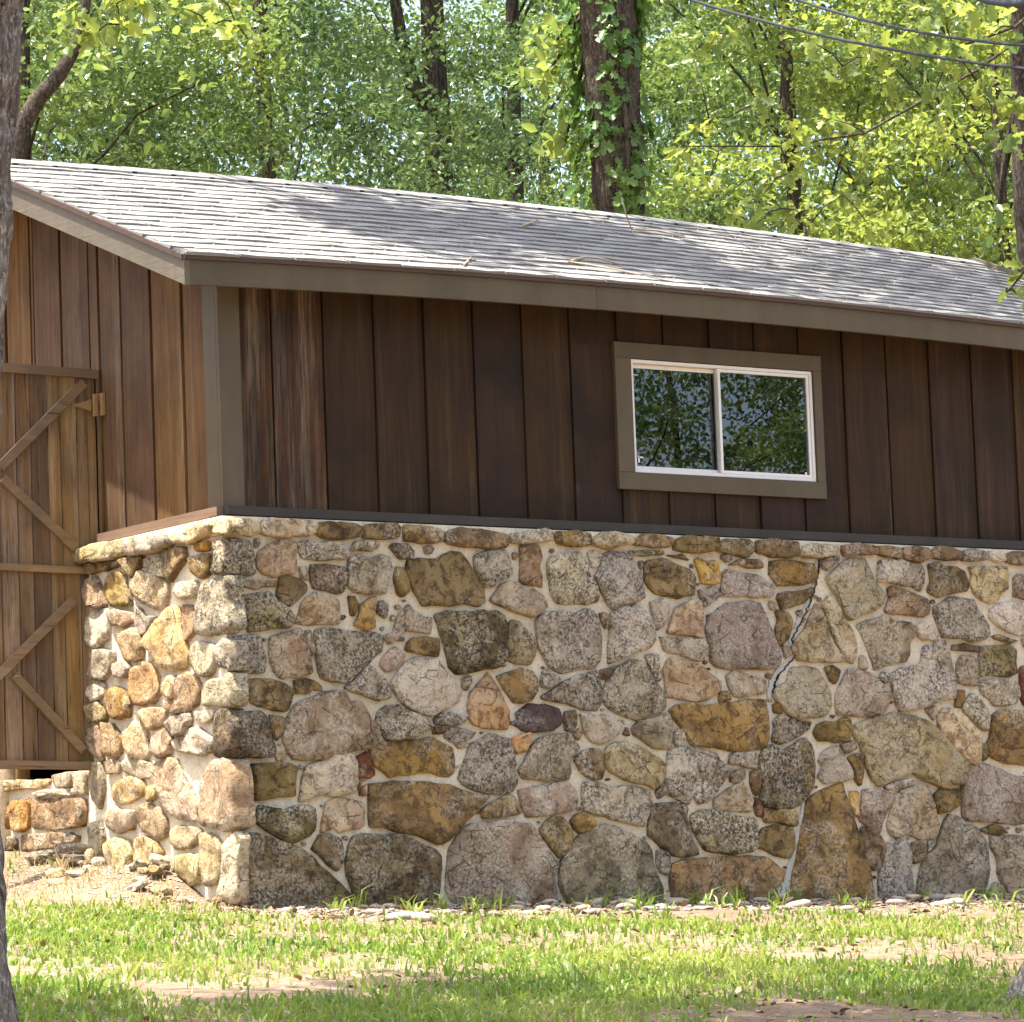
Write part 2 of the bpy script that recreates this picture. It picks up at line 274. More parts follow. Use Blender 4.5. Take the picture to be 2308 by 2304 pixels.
# ------------------------------------------------------------------ stone survey (tile origin and scale in photo pixels; one outline per line)
K = 10/4.019
TILES = {
'A': (460, 1140, K, '''
t 53,12 60,11 80,12 100,14 102,18 101,24 92,28 75,29 58,28 51,24
b 104,15 120,15 136,16 141,20 139,28 126,30 108,29 101,25
b 146,17 160,16 174,16 177,21 174,29 162,31 144,28 146,24
q 50,41 60,34 67,31 72,30 82,33 83,45 82,60 72,62 64,64 54,61 48,55 48,47
g 86,33 95,32 105,33 122,32 127,40 128,47 126,49 110,49 96,49 89,47
g 133,40 137,33 148,32 158,34 157,38 150,41 140,40
d 168,38 172,34 185,35 190,42 188,47 178,48 174,44
d 97,54 108,53 128,56 129,65 127,77 121,80 112,76 100,75 96,66
s 132,47 140,44 150,48 160,44 169,47 170,55 168,66 165,74 163,80 150,80 138,79 131,74 130,60
b 175,56 180,57 184,68 185,77 180,82 176,80 173,66
p 32,69 45,67 56,68 65,68 65,73 53,74 47,76 35,73
b 69,65 78,64 88,67 92,73 92,77 85,86 78,91 72,88 66,81 68,72
l 86,56 92,56 93,67 88,66
D 35,82 45,80 60,79 64,84 72,90 79,98 81,106 76,111 60,112 41,114 38,108 36,95
q 94,84 100,79 108,80 122,86 122,100 121,107 108,107 95,108 83,106 85,99 88,90
o 141,89 150,84 155,83 153,95 154,111 147,112 136,107 141,98
c 131,83 135,82 139,90 136,99 133,99
g 159,88 162,87 166,90 164,101 158,98 157,94
p 61,119 72,115 86,112 90,122 93,133 96,143 96,152 85,155 70,156 64,150 61,140 60,126
b 92,115 96,114 99,124 100,132 97,134 93,124
g 101,112 112,111 125,113 140,114 156,115 163,120 162,131 155,137 149,143 140,150 130,160 118,160 107,157 104,148 102,135 101,122
b 164,117 172,119 181,120 180,123 168,122
p 160,140 168,131 173,128 182,136 180,142 172,148 165,151 160,145
g 128,165 135,158 144,150 150,144 156,150 163,158 167,166 168,174 158,177 145,172 133,168
b 40,158 50,156 60,157 70,161 77,165 80,168 78,176 76,184 72,187 62,185 50,181 42,178 41,168
b 82,158 92,156 100,158 106,164 106,168 98,167 95,170 83,169
p 46,30 49,29 50,34 48,38 46,36
'''),
'B': (920, 1160, K, '''
b -3,10 12,10 28,14 30,19 29,25 14,26 -4,24
b 34,16 45,12 60,13 78,16 88,19 90,22 88,30 72,31 50,29 38,27 34,24
g 93,17 108,14 122,13 128,16 128,24 118,26 94,27
b 133,20 136,15 150,15 163,16 165,22 163,29 150,29 136,27
c -2,122 0,115 6,111 16,111 28,113 29,121 27,128 14,126 2,125
l -16,153 -7,140 0,133 8,129 18,129 27,131 35,143 42,152 47,162 46,170 38,173 30,177 22,182 10,181 0,175 -9,166
b -2,52 0,42 10,39 20,40 26,40 32,36 40,33 48,35 54,43 60,53 66,62 69,67 68,80 63,83 50,81 38,82 26,82 14,84 10,77 5,68 1,60
g 62,36 70,33 82,32 88,32 92,38 94,50 95,54 88,57 82,61 76,65 72,66 66,58 61,48 60,40
c 102,29 110,28 119,29 121,38 119,48 121,56 121,65 115,64 106,63 101,60 102,45
t 76,77 80,71 84,64 91,60 98,61 105,66 114,68 120,72 125,77 124,84 118,89 113,94 104,90 92,86 80,81
g 126,46 130,38 140,36 152,34 157,36 161,45 165,55 170,63 173,73 172,79 162,81 148,81 135,80 130,72 128,58
l 163,35 168,33 175,36 172,46 167,47
p -16,118 -12,104 -8,91 0,82 6,88 14,92 21,93 21,100 20,108 10,107 0,106 -22,108
D 24,91 38,87 52,88 66,87 80,88 87,92 88,100 86,115 86,130 83,138 70,140 56,143 44,145 38,138 36,128 32,115 28,103
d 92,98 95,95 101,97 106,104 113,111 116,120 113,130 110,136 98,135 90,132 90,118 91,108
g 116,97 120,90 130,88 142,87 150,90 160,86 168,87 173,95 175,110 175,125 174,133 168,140 158,140 140,144 128,138 122,128 118,118 117,105
d 174,90 178,89 181,96 180,103 177,100
c 81,146 92,142 102,140 112,141 117,150 116,160 111,168 103,171 95,169 88,160 83,152
o 54,172 57,163 63,155 70,147 73,144 77,150 82,158 87,168 92,178 91,188 90,195 78,194 68,193 59,190 55,183
t 49,149 55,147 56,153 53,159 49,156
g 122,144 126,140 132,144 137,149 132,155 126,158 121,156 121,150
g 122,164 130,159 140,152 149,147 158,145 172,141 173,148 175,160 175,172 170,178 158,176 142,171 128,169 122,167
c 175,141 186,138 186,140 178,149 175,147
p 15,30 20,28 23,31 21,35 16,36
'''),
'C': (1380, 1180, K, '''
t -17,14 -10,9 0,8 12,10 19,14 18,18 8,21 -4,23 -18,20
b 20,18 26,10 38,10 52,13 53,18 50,21 38,22 24,20
b 56,16 66,11 80,12 92,13 93,18 92,25 82,27 66,26 56,23
b 94,24 100,15 112,14 122,15 128,18 126,27 122,31 110,29 98,26
b 131,17 142,14 155,15 166,18 167,28 160,31 145,31 131,27
g -8,28 0,25 10,26 18,30 22,38 26,48 27,58 28,68 20,71 10,73 0,77 -4,72 -10,60 -15,48 -13,45 -10,36
g -2,83 5,77 14,74 22,73 28,78 33,85 37,95 37,102 37,107 32,113 22,117 14,121 6,124 -3,127 -3,115 -2,100
b 17,25 30,24 44,25 44,29 30,29 17,30
b 50,29 56,28 63,28 69,33 60,32
b 24,34 27,33 27,39 24,43
b 30,36 34,33 45,32 50,33 56,37 68,41 73,45 75,50 74,58 73,65 67,65 61,68 50,66 40,63 33,58 30,50
o 75,33 80,32 86,37 92,33 95,36 95,42 97,45 96,54 88,54 81,53 79,45
g 79,60 86,60 90,57 95,58 97,64 96,68 90,71 85,75 82,74 80,66
p 101,45 105,41 112,43 120,46 130,46 138,51 141,54 146,57 145,63 142,67 130,67 112,66 99,66 100,56
b 107,38 114,33 122,32 132,32 135,36 134,41 124,41 115,37
c 144,34 152,34 162,33 172,35 180,37 184,42 184,50 180,54 172,56 160,56 150,57 147,52 143,45
b 151,63 160,62 172,61 181,57 181,62 178,68 172,73 162,76 154,78 152,73 150,68
l 34,72 40,70 48,68 50,76 52,83 46,92 41,96 37,90 37,80
q 58,76 64,73 74,69 79,70 81,80 82,95 82,103 70,101 58,100 50,99 54,88
p 98,76 104,72 115,72 125,71 134,72 138,80 141,90 145,98 147,104 150,112 152,120 151,128 145,132 132,132 118,131 105,132 95,130 90,125 89,113 86,102 84,95 88,90 87,83 93,81
b 148,95 150,88 148,81 151,78 158,82 161,88 161,96 158,104 153,110 149,108 148,101
l 44,103 55,104 70,104 82,107 83,112 84,120 78,125 70,122 62,119 52,117 47,114 46,106
g 30,120 36,119 42,119 43,130 44,138 42,143 38,140 34,130
q 47,134 50,124 54,121 58,125 66,124 76,127 84,132 88,138 94,140 98,143 97,150 92,156 84,160 72,161 60,159 50,158 49,146
t 104,138 110,134 117,134 123,138 132,140 138,141 139,148 136,154 128,155 118,158 110,156 107,147
b 98,152 105,152 106,160 98,161
g 2,133 8,128 16,125 23,124 29,130 34,137 40,145 45,151 49,156 49,165 45,171 35,174 25,179 15,176 4,172 -3,168 -8,160 -8,150 -4,140
c 146,165 151,161 153,166 153,172 147,171
p 154,112 160,111 162,118 157,122
p 100,29 106,28 108,33 103,35 100,32
'''),
'D': (1828, 1200, K, '''
l -11,15 -4,11 10,10 22,12 24,15 20,20 10,23 -5,23 -12,20
c 29,12 40,10 52,12 57,16 57,20 45,21 30,21 28,17
b 60,13 72,12 80,15 81,21 80,24 66,22 59,19
b 84,14 95,13 103,15 106,19 106,24 98,27 86,25 83,20
b 108,17 116,12 126,14 133,17 134,25 115,25 107,22
g 136,17 146,15 157,17 159,21 158,25 145,26 137,26
l 161,17 168,16 174,20 174,26 168,27 161,24
b 176,20 184,17 193,18 204,19 204,29 190,30 176,27
t -18,105 -14,98 -6,88 -2,78 4,66 8,66 12,78 16,90 22,102 29,112 30,117 20,118 10,117 -12,116 -15,110
t 10,65 17,58 22,65 27,73 33,81 38,90 40,100 41,110 38,118 32,116 25,104 19,92 15,80
l -33,142 -22,135 -18,124 -5,120 6,124 12,132 18,143 19,155 16,163 10,168 0,167 -10,170 -18,167 -26,158 -33,150
b 8,26 16,23 25,21 25,25 20,30 15,34 10,31
l 27,28 35,24 48,24 52,28 55,36 59,44 64,52 67,56 66,64 60,70 52,73 42,76 36,80 32,76 29,68 24,58 17,48 14,42 18,37 24,32
g 62,26 75,25 90,27 100,28 103,35 102,45 101,52 98,53 90,48 82,48 72,46 62,44 61,36
c 70,52 74,49 84,52 95,57 104,60 107,67 106,74 100,77 90,75 78,74 70,73 68,70 71,60
b 107,30 115,27 122,31 133,32 138,36 140,44 142,48 140,53 130,55 122,57 115,59 108,55 106,51 109,45 108,38
t 144,32 155,31 168,31 178,32 178,42 177,51 172,55 169,63 162,64 153,60 148,54 145,46 146,38
b 184,42 188,38 204,42 204,62 190,60 183,58 184,50
g 112,68 120,63 126,59 140,60 148,60 151,68 156,77 160,84 160,93 155,98 146,100 138,97 128,96 119,95 116,85 113,75
l 163,70 172,64 185,62 204,66 204,92 188,93 178,90 170,85 163,78
s 42,84 50,80 60,79 68,75 76,80 88,81 93,86 92,94 88,102 88,112 85,117 76,119 66,122 58,125 56,118 51,105 47,95
l 95,85 100,82 105,82 109,88 115,93 113,97 100,98 96,91
b 129,103 138,101 152,104 152,108 140,108 129,107
b 165,95 170,93 180,97 186,99 180,100 168,97
g 73,128 80,123 92,121 100,119 101,105 107,103 111,104 112,98 122,98 125,108 128,120 130,132 130,150 118,153 105,157 92,160 80,162 77,152 74,140
p 132,120 136,112 144,111 150,115 151,128 150,138 142,138 132,135 132,128
D 154,104 165,103 180,102 186,106 186,118 187,128 178,131 165,129 154,130 153,118
b 14,122 20,120 27,125 25,132 22,137 17,133
p 24,145 29,134 34,124 44,125 54,128 60,134 67,141 72,148 70,155 66,162 60,165 48,167 35,166 24,164 23,155
g 62,131 66,127 72,128 71,135 66,136
l 44,114 47,112 50,120 50,124 44,123
c 132,143 139,143 139,152 137,158 131,158
g 138,158 142,150 146,146 153,152 158,160 160,168 158,180 153,178 146,170 140,164
g 153,135 158,134 170,134 180,133 186,138 188,148 184,155 176,157 166,156 160,149 154,146
r 190,122 204,119 204,162 192,155 189,145
p 191,97 204,96 204,107 193,104
t 104,161 112,157 114,163 112,170 107,166
'''),
'E': (460, 1590, K, '''
p 72,30 74,16 78,6 83,-1 95,-6 110,-12 122,-14 128,-10 131,-3 140,-3 146,4 150,12 155,20 156,28 155,35 148,39 135,41 120,45 105,49 92,50 82,49 76,42 74,36
b 44,53 58,53 72,52 82,56 82,70 81,82 70,83 58,84 46,86 45,75 45,65 43,58
c 59,9 72,11 72,22 66,31 63,27 61,18
t 66,38 71,36 74,43 73,49 67,50 65,45
t 93,55 104,51 115,46 132,43 136,52 137,68 133,80 122,82 108,81 98,84 86,87 88,78 90,66
r 138,48 148,42 150,50 153,58 154,63 150,66 146,65 141,67 138,62
q 140,70 146,69 146,82 141,82
D 50,91 60,92 70,94 75,94 82,90 92,90 99,94 102,103 100,112 94,118 86,123 78,125 68,119 56,112 48,107 48,100
q 108,100 112,88 120,84 135,86 143,88 146,98 145,108 140,112 130,113 122,116 119,111 107,114
d 105,117 114,117 124,121 125,130 125,140 121,150 112,145 106,137 98,130 100,126
d 33,118 45,116 60,120 75,125 88,130 97,136 105,145 115,153 125,163 133,171 134,180 134,188 100,190 75,190 50,190 30,188 31,160 32,140
'''),
'F': (920, 1590, K, '''
g -30,17 -26,6 -20,0 -8,0 0,5 10,9 16,15 19,22 12,26 0,30 -10,32 -20,31 -24,24
g 24,13 30,6 38,6 46,9 52,8 52,13 46,17 38,18 26,17
k 98,8 104,2 110,-1 125,0 134,3 137,8 138,14 136,19 128,23 116,24 105,23 99,19 94,17 95,14 100,13
b 143,7 150,4 152,6 152,18 149,23 143,22 142,14
b 23,19 32,20 31,26 24,26
g 34,21 45,20 55,22 60,25 57,30 48,33 40,33 35,29
p 42,34 52,33 54,37 46,39
c -34,38 -25,34 -10,33 0,31 10,30 22,29 30,34 40,39 42,48 41,62 36,65 28,65 20,60 8,62 -8,63 -16,65 -22,60 -30,54
g 57,36 62,32 70,28 76,26 84,29 90,31 94,40 96,52 98,64 97,72 93,78 84,80 72,80 60,76 50,72 46,66 50,56 53,46
o 95,29 104,26 110,25 109,34 105,42 98,44 95,38
s 106,48 112,36 118,30 128,28 140,25 146,27 150,33 155,39 151,45 146,52 148,60 146,67 138,68 125,68 112,67 105,67 100,60
d 153,46 158,41 165,39 172,39 176,43 177,58 174,66 170,68 160,64 155,58 152,50
p 101,77 110,74 125,71 138,70 146,71 150,76 152,84 150,93 144,97 132,99 118,101 108,101 104,92 102,84
c 150,26 155,21 158,24 155,32 151,29
l 156,8 164,6 170,9 178,8 186,11 192,18 190,26 182,31 174,35 166,33 161,25 158,16
c 147,104 152,100 158,97 164,102 170,107 164,113 156,117 151,112
b 67,94 75,88 84,84 92,80 96,85 100,91 103,97 95,100 85,101 76,102 69,103
c -35,72 -20,69 -5,69 10,69 24,70 36,72 48,77 60,81 72,82 68,88 58,98 50,107 42,115 35,122 28,126 20,122 8,118 -5,116 -20,111 -33,110 -35,100 -34,85
b 120,112 124,106 132,101 140,102 146,108 148,118 146,128 142,134 136,138 130,132 125,124 121,118
p 36,145 37,130 44,120 50,110 58,107 72,106 86,105 100,107 109,107 115,115 121,123 126,132 133,141 133,148 130,156 132,165 134,173 133,182 110,182 80,182 55,182 40,178 34,164
d -56,140 -54,128 -50,118 -40,116 -20,117 -8,116 2,120 14,126 24,130 28,136 29,150 28,165 26,180 10,184 -10,187 -35,187 -48,180 -50,165 -55,155
'''),
'G': (1380, 1590, K, '''
c 53,5 58,0 72,-2 85,0 98,-2 112,-4 125,-6 138,-5 141,5 142,20 142,32 136,39 122,41 105,41 92,38 80,37 72,36 67,28 63,19 56,12
s 18,20 25,14 38,11 50,7 54,14 54,28 53,39 44,40 36,38 28,32 20,27
D 146,15 152,9 160,11 172,15 181,15 178,22 170,27 160,33 152,35 145,32 147,22
t -8,48 -4,38 4,33 14,33 26,37 36,43 44,48 48,54 48,64 46,70 38,76 32,72 20,70 8,66 0,61 -6,55
g 51,44 57,39 66,37 74,38 82,41 92,43 96,50 102,55 105,58 102,66 96,74 90,82 84,88 78,89 74,82 67,90 58,84 49,80 49,70 50,58
g 108,45 112,42 130,43 131,50 130,57 122,57 114,54 106,53
b 107,60 113,58 120,58 120,66 114,70 108,69
c 126,62 132,59 135,65 133,76 131,81 127,78 125,70
D 134,46 138,40 145,35 150,39 156,41 163,37 170,31 175,30 181,36 183,45 184,58 183,70 180,78 174,85 168,91 160,94 150,93 138,91 134,84 136,72 134,60
d 40,78 46,72 48,80 42,84
t 94,84 102,77 112,72 119,71 122,77 126,85 124,97 116,96 104,95 94,95 93,90
r 127,85 131,84 136,93 137,101 131,99 128,92
b 138,96 150,94 160,95 166,96 166,107 165,110 152,107 140,106 137,102
g -25,70 -10,70 0,73 12,72 24,73 34,78 36,88 33,100 29,109 22,109 8,105 0,103 -14,99 -26,95 -26,82
d 36,90 48,88 60,88 66,92 66,102 68,112 71,122 76,130 76,136 66,137 55,136 46,130 40,123 33,118 33,110 35,100
D 71,100 80,95 90,95 102,97 115,101 128,102 132,108 131,118 130,128 124,133 108,135 95,134 84,131 79,122 74,115 72,108
b 130,124 136,112 146,109 158,109 163,113 164,128 160,138 148,136 138,131 132,128
c 54,144 66,140 85,138 104,137 125,136 140,137 150,145 157,151 154,160 148,168 146,178 130,180 100,180 75,180 56,180 53,160
g 40,132 48,131 52,133 53,145 51,153 44,152 41,145
s -46,140 -40,130 -30,118 -18,112 -8,108 4,110 18,117 26,122 32,125 36,132 38,145 42,155 46,165 46,180 20,182 -10,182 -40,180 -48,160
d 10,26 14,20 15,27
g 57,24 62,22 65,30 60,36 57,33
'''),
'H': (1828, 1590, K, '''
t 37,19 44,16 52,13 62,9 74,7 85,8 95,10 104,14 112,20 118,28 125,37 132,44 138,52 141,58 138,66 133,72 125,70 118,75 110,72 100,67 92,61 82,65 74,67 68,70 62,74 56,68 51,58 49,48 46,36 40,28
b 3,24 6,17 14,14 22,15 30,11 34,13 36,24 34,31 24,33 8,33
q 115,8 120,4 130,3 138,10 143,18 150,24 154,30 152,42 150,52 146,54 140,50 132,42 125,34 118,26 115,18
c 164,8 175,4 190,5 204,8 204,55 185,53 175,52 165,48 159,42 158,37 162,28 163,17
b 153,36 157,35 158,48 154,50
d 27,36 38,32 40,40 32,44
l 12,42 18,38 24,37 28,42 32,50 36,58 37,65 30,69 22,69 12,71 6,66 10,56 7,50
c 34,47 42,44 47,43 47,55 46,65 44,72 40,66 38,56
c 0,82 10,77 20,73 29,70 31,80 34,90 37,100 40,112 43,122 46,135 49,148 51,160 52,172 52,180 20,180 0,180 -18,178 -16,158 -16,150 -12,130 -9,112 -6,98 -4,88
o 36,78 42,78 42,90 43,100 39,98 36,90
p 47,76 58,76 72,79 74,84 70,94 66,105 63,115 54,110 44,104 45,92
g 68,72 78,69 88,67 91,70 84,74 74,76 69,76
t 76,80 86,76 96,72 105,73 107,82 110,90 113,100 115,110 113,117 106,121 98,121 88,117 80,121 72,117 69,108 72,98 74,88
c 112,81 118,76 134,76 136,85 132,92 124,96 115,98 113,90
p 137,70 140,62 145,54 152,51 160,54 172,58 185,63 204,66 204,105 186,108 172,107 158,105 145,105 138,101 137,90 136,80
s 120,105 124,99 130,101 138,105 148,111 154,117 158,125 160,138 162,148 160,160 156,172 154,182 130,184 112,184 98,184 97,165 99,150 102,140 108,134 114,130 116,118
b 154,112 165,108 172,110 177,115 168,117 158,116
b 45,112 50,109 58,112 64,118 67,128 66,138 62,148 57,150 50,146 47,135 45,122
g 70,124 80,122 88,125 90,135 90,148 93,160 95,184 80,184 63,184 61,162 62,152 66,142 68,132
d 92,125 102,123 104,132 103,138 98,142 93,144 91,135
g 106,124 113,121 112,128 107,132
p 162,119 175,118 184,118 204,119 204,182 188,184 180,178 173,160 169,152 170,145 168,138 163,128
p 161,182 161,172 166,160 171,163 177,172 177,182
'''),
}
K2 = 10/2.143
GTILE = (0, 1100, K2, '''
t 38,31 48,27 60,25 62,32 54,35 40,36
l 62,26 72,22 83,22 84,27 76,31 63,33
t 84,23 90,21 100,16 104,18 102,23 93,27 85,27
b 41,37 50,36 50,39 43,42
b 51,36 58,35 57,38 51,40
c 58,34 69,33 68,38 64,43 61,40
g 69,34 77,32 79,37 80,43 73,42 69,38
b 78,30 89,28 90,34 86,40 82,46 80,40
c 92,34 97,32 102,32 102,41 97,44 93,40
o 94,28 100,26 101,30 95,31
p 42,45 46,43 49,49 51,56 50,58 43,57 41,50
b 50,44 55,40 60,42 62,50 63,56 55,57 51,53
t 64,46 68,40 75,42 81,46 81,53 79,59 75,59 69,55 64,51
l 83,50 86,46 95,45 95,52 88,54
l 42,62 48,58 52,59 52,72 48,77 42,75
p 52,60 56,58 63,60 65,64 60,67 54,66
g 66,57 70,62 75,62 72,67 68,71 65,66
y 82,57 86,58 87,64 88,70 91,80 90,86 84,88 77,86 73,78 70,75 75,65
o 88,57 92,56 95,62 94,70 90,73 88,66
y 58,70 63,68 66,68 69,76 68,82 64,84 60,83 58,77
l 43,78 50,78 55,79 54,87 50,93 43,92
p 55,85 60,83 63,87 60,92 56,91
c 63,88 68,84 73,84 76,90 77,99 74,104 66,105 62,99 62,93
g 92,76 96,74 104,76 104,84 102,90 97,91 93,85
q 78,92 83,90 86,94 84,102 79,100
o 82,101 85,93 90,89 95,91 97,97 95,104 91,108 84,109 80,106
l 43,96 50,94 51,100 45,103 42,100
b 42,106 47,103 51,108 51,112 44,113
c 52,98 56,96 61,98 63,105 62,111 54,111 51,106
q 68,108 75,105 80,108 79,114 73,117 70,113
g 80,113 84,110 91,109 92,113 89,119 84,120 81,117
l 94,108 103,107 103,112 98,114 94,112
p 43,117 48,115 49,122 50,132 44,128 42,122
o 49,113 54,114 59,120 58,128 56,130 51,129 50,121
q 60,118 65,113 69,113 71,120 72,128 70,131 62,129 60,124
y 74,119 79,116 83,121 82,128 77,130 73,127
g 84,122 90,117 96,116 103,121 103,127 98,129 90,128 84,127
t 51,132 55,131 58,133 57,138 52,138
l 59,132 66,130 72,133 73,139 67,140 60,137
q 73,134 80,130 85,131 88,138 92,145 96,153 95,160 88,160 80,156 77,148 73,141
y 54,147 57,142 63,139 69,142 70,147 65,151 58,153 55,151
t 71,145 75,144 76,149 72,151
g 44,133 49,133 50,145 48,155 45,150 43,140
q 51,158 55,154 61,156 65,156 64,164 58,167 53,165
p 66,155 70,152 77,155 80,160 80,168 76,170 70,166 66,161
t 82,165 88,163 96,165 97,170 92,174 85,175 82,171
t 52,172 56,169 62,170 64,178 62,184 53,184
y 64,170 70,168 76,172 78,176 76,183 66,184
g 44,163 48,160 50,168 49,180 45,180
t 98,167 104,168 107,173 107,190 100,192 98,178
t 86,178 92,177 97,177 97,190 92,192 86,186
l 79,178 84,178 84,190 79,188
''')
# corner stones: kind, outline on the front face (tile A or E), outline on the gable face (gable tile)
QUOINS = [
 ('t', 'A', '18,12 24,14 40,12 46,15 50,18 49,24 42,27 25,25 15,26', '102,18 106,14 111,15 112,22 104,22'),
 ('D', 'A', '17,30 28,29 40,31 44,40 45,55 45,63 30,63 18,60 17,45', '103,26 109,25 109,32 109,41 103,41'),
 ('g', 'A', '18,65 24,67 27,77 31,84 30,98 31,110 29,114 19,114 19,95 18,80', '95,58 97,49 101,45 106,42 110,43 110,55 112,67 105,70 100,72 95,69'),
 ('g', 'A', '23,118 35,117 50,118 53,128 55,140 54,152 40,152 24,150 22,142 22,128', '105,77 108,73 112,74 112,82 112,88 106,86'),
 ('l', 'A', '24,160 33,157 35,161 36,170 35,182 24,181 24,170', '98,95 104,93 112,90 112,98 112,106 98,105'),
 ('d', 'E', '24,6 40,6 52,6 57,10 60,20 61,28 64,37 62,46 50,47 38,46 24,44 24,30 24,18', '105,107 110,107 113,112 113,118 113,124 112,130 104,130 104,118'),
 ('p', 'E', '27,50 35,49 39,56 41,68 40,90 43,105 42,110 30,112 29,95 27,75', '97,143 100,134 105,131 112,131 114,138 115,150 116,163 108,165 98,163 94,160 97,152'),
]
QLOW = ('l', '109,174 112,168 115,166 117,169 116,180 116,200 107,200 107,186')
def pts(s): return [tuple(float(c) for c in p.split(',')) for p in s.split()]
FY, GX = -.15, -.12          # mean face planes of the two stone walls
def poly_world(tile, P, axis, d):
    ox, oy, k = tile[:3]; return [unp(ox+x*k, oy+y*k, axis, d) for x, y in P]

def stone_mesh(mb, P3, axis, depth, back=.03, rough=1.0, seed=0, grow=.0095):
    """irregular stone: outline in the wall plane -> bulged, chipped, uneven block (axis 1: front wall faces -y, axis 0: gable faces -x)"""
    ia = 0 if axis == 1 else 1
    P = np.array([(p[ia], p[2]) for p in P3])
    ar = sum(P[i][0]*P[(i+1) % len(P)][1]-P[(i+1) % len(P)][0]*P[i][1] for i in range(len(P)))
    if ar < 0: P = P[::-1]
    # round the corners a little, roughen the outline
    Q = []
    for i in range(len(P)):
        a, b = P[i], P[(i+1) % len(P)]; L = np.linalg.norm(b-a)
        Q.append(a+(b-a)*.1)
        for f_ in np.linspace(.1, .9, max(2, int(L/.045)+1))[1:]: Q.append(a+(b-a)*f_)
    Q = np.array(Q); c = Q.mean(0); size = math.sqrt(abs(ar)/2)
    Q = c+(Q-c)*(1+grow/max(size, .05))
    nz = lambda p, s, o=0: noise.noise(Vector((p[0]*s+seed*3.1+o, p[1]*s-seed*1.7, seed*.37+o)))
    Q = np.array([q+np.array([nz(q, 22), nz(q, 22, 9)])*.009*rough for q in Q])
    n = len(Q); base = FY if axis == 1 else GX
    tx, tz = random.uniform(-.09, .09), random.uniform(-.1, .05)
    ch = random.uniform(.005, .010)
    def out(p, h): # h = outwards
        return (p[0], base-h, p[1]) if axis == 1 else (base-h, p[1-1] if False else p[0], p[1])
    rings = [(1.0, -back), (1.0-.25*ch/size, depth*.45), (1-1.3*ch/size, depth*.88), (.72, depth*1.0), (.36, depth*1.0)]
    V = []
    for k, (s_, h) in enumerate(rings):
        for q in Q:
            p = c+(q-c)*s_
            hh = h
            if k >= 1: hh += (nz(p, 8)*.02+nz(p, 22, 5)*.009)*rough*min(1, size/.22)*(.5 if k == 1 else 1)+tx*(p[0]-c[0])+tz*(p[1]-c[1])
            if k >= 1: hh = max(hh, -.003 if k == 1 else .001)
            V.append(out(p, hh))
    V.append(out(c, max(.002, depth+nz(c, 8)*.02)))
    F = []
    for k in range(len(rings)-1):
        for i in range(n):
            j = (i+1) % n; F.append((k*n+i, k*n+j, (k+1)*n+j, (k+1)*n+i))
    m = (len(rings)-1)*n
    F += [(m+i, m+(i+1) % n, len(rings)*n) for i in range(n)]
    if axis == 0: F = [f[::-1] for f in F]
    mb.add(V, F); o = out(c, 0.0); return o

# ------------------------------------------------------------------ ground
def sstep(a, b, x):
    t_ = min(1, max(0, (x-a)/(b-a))); return t_*t_*(3-2*t_)
def gz(x, y, fine=True):
    yy = y+.15
    z = -1.985+(.127*yy if yy < 0 else .10*yy)
    if y < -19: z = -1.985+.127*(-18.85)+.02*(y+19)
    if y > 24: z = -1.985+.1*24.15+.03*(y-24)
    z += .17*math.exp(-((min(x, 0)+.1)/.55)**2)*sstep(-.05, .55, y)*(1 if x < 1 else 0)
    if fine:
        z += .035*noise.noise(Vector((x*.9, y*.9, 3.3)))*sstep(0, .8, abs(y+.15)+max(0, -x)*.5)+.012*noise.noise(Vector((x*4, y*4, 7.7)))
    return z
def axis_pts(lo, hi, flo, fhi, fs):
    a = list(np.arange(flo, fhi+1e-6, fs)); s_, p = fs, fhi
    while p < hi: s_ *= 1.25; p += s_; a.append(p)
    s_, p = fs, flo
    while p > lo: s_ *= 1.25; p -= s_; a.insert(0, p)
    return np.array(a)
gx = axis_pts(-260, 260, -8, 8, .09); gy = axis_pts(-200, 320, -8.5, 4, .09)
V = np.array([(x, y, gz(x, y)) for y in gy for x in gx]); nx = len(gx)
I = np.arange(len(gy)-1)[:, None]*nx+np.arange(nx-1)[None, :]; I = I.ravel()
ground = link('ground', np_mesh('ground', V, np.stack([I, I+1, I+1+nx, I+nx], 1)), M_SOIL, None, True); tag(ground, kind='structure')

# ------------------------------------------------------------------ barn
PITCH_R = .395; Y_E = -.30; X_L = -.375
Y_R = 1.92
def zf(x):                       # underside of the eaves board: the old roof line bows a little
    return 1.047+.034*(1-((x-2.2)/2.575)**2)
def ztop(x, y): return zf(x)+.15+PITCH_R*((y-Y_E) if y <= Y_R else (2*Y_R-y-Y_E))
P_ = unp(2200, 568, 1, Y_R); X_R = float(P_[0])
XW = X_R-.375; YB = 2*Y_R       # wall end and rear wall
barn = empty('barn', (0, 0, -1.98)); tag(barn, 'brown board barn on fieldstone lower walls with pale grey shingle roof', 'barn')
OFF = barn.location.copy()
def part(o):                     # parent to the barn keeping world placement
    o.parent = barn; o.matrix_parent_inverse = Matrix.Translation(-OFF); return o
def sub(o, p): o.parent = p; o.matrix_parent_inverse = (p.matrix_parent_inverse.inverted() if False else Matrix.Identity(4)); return o

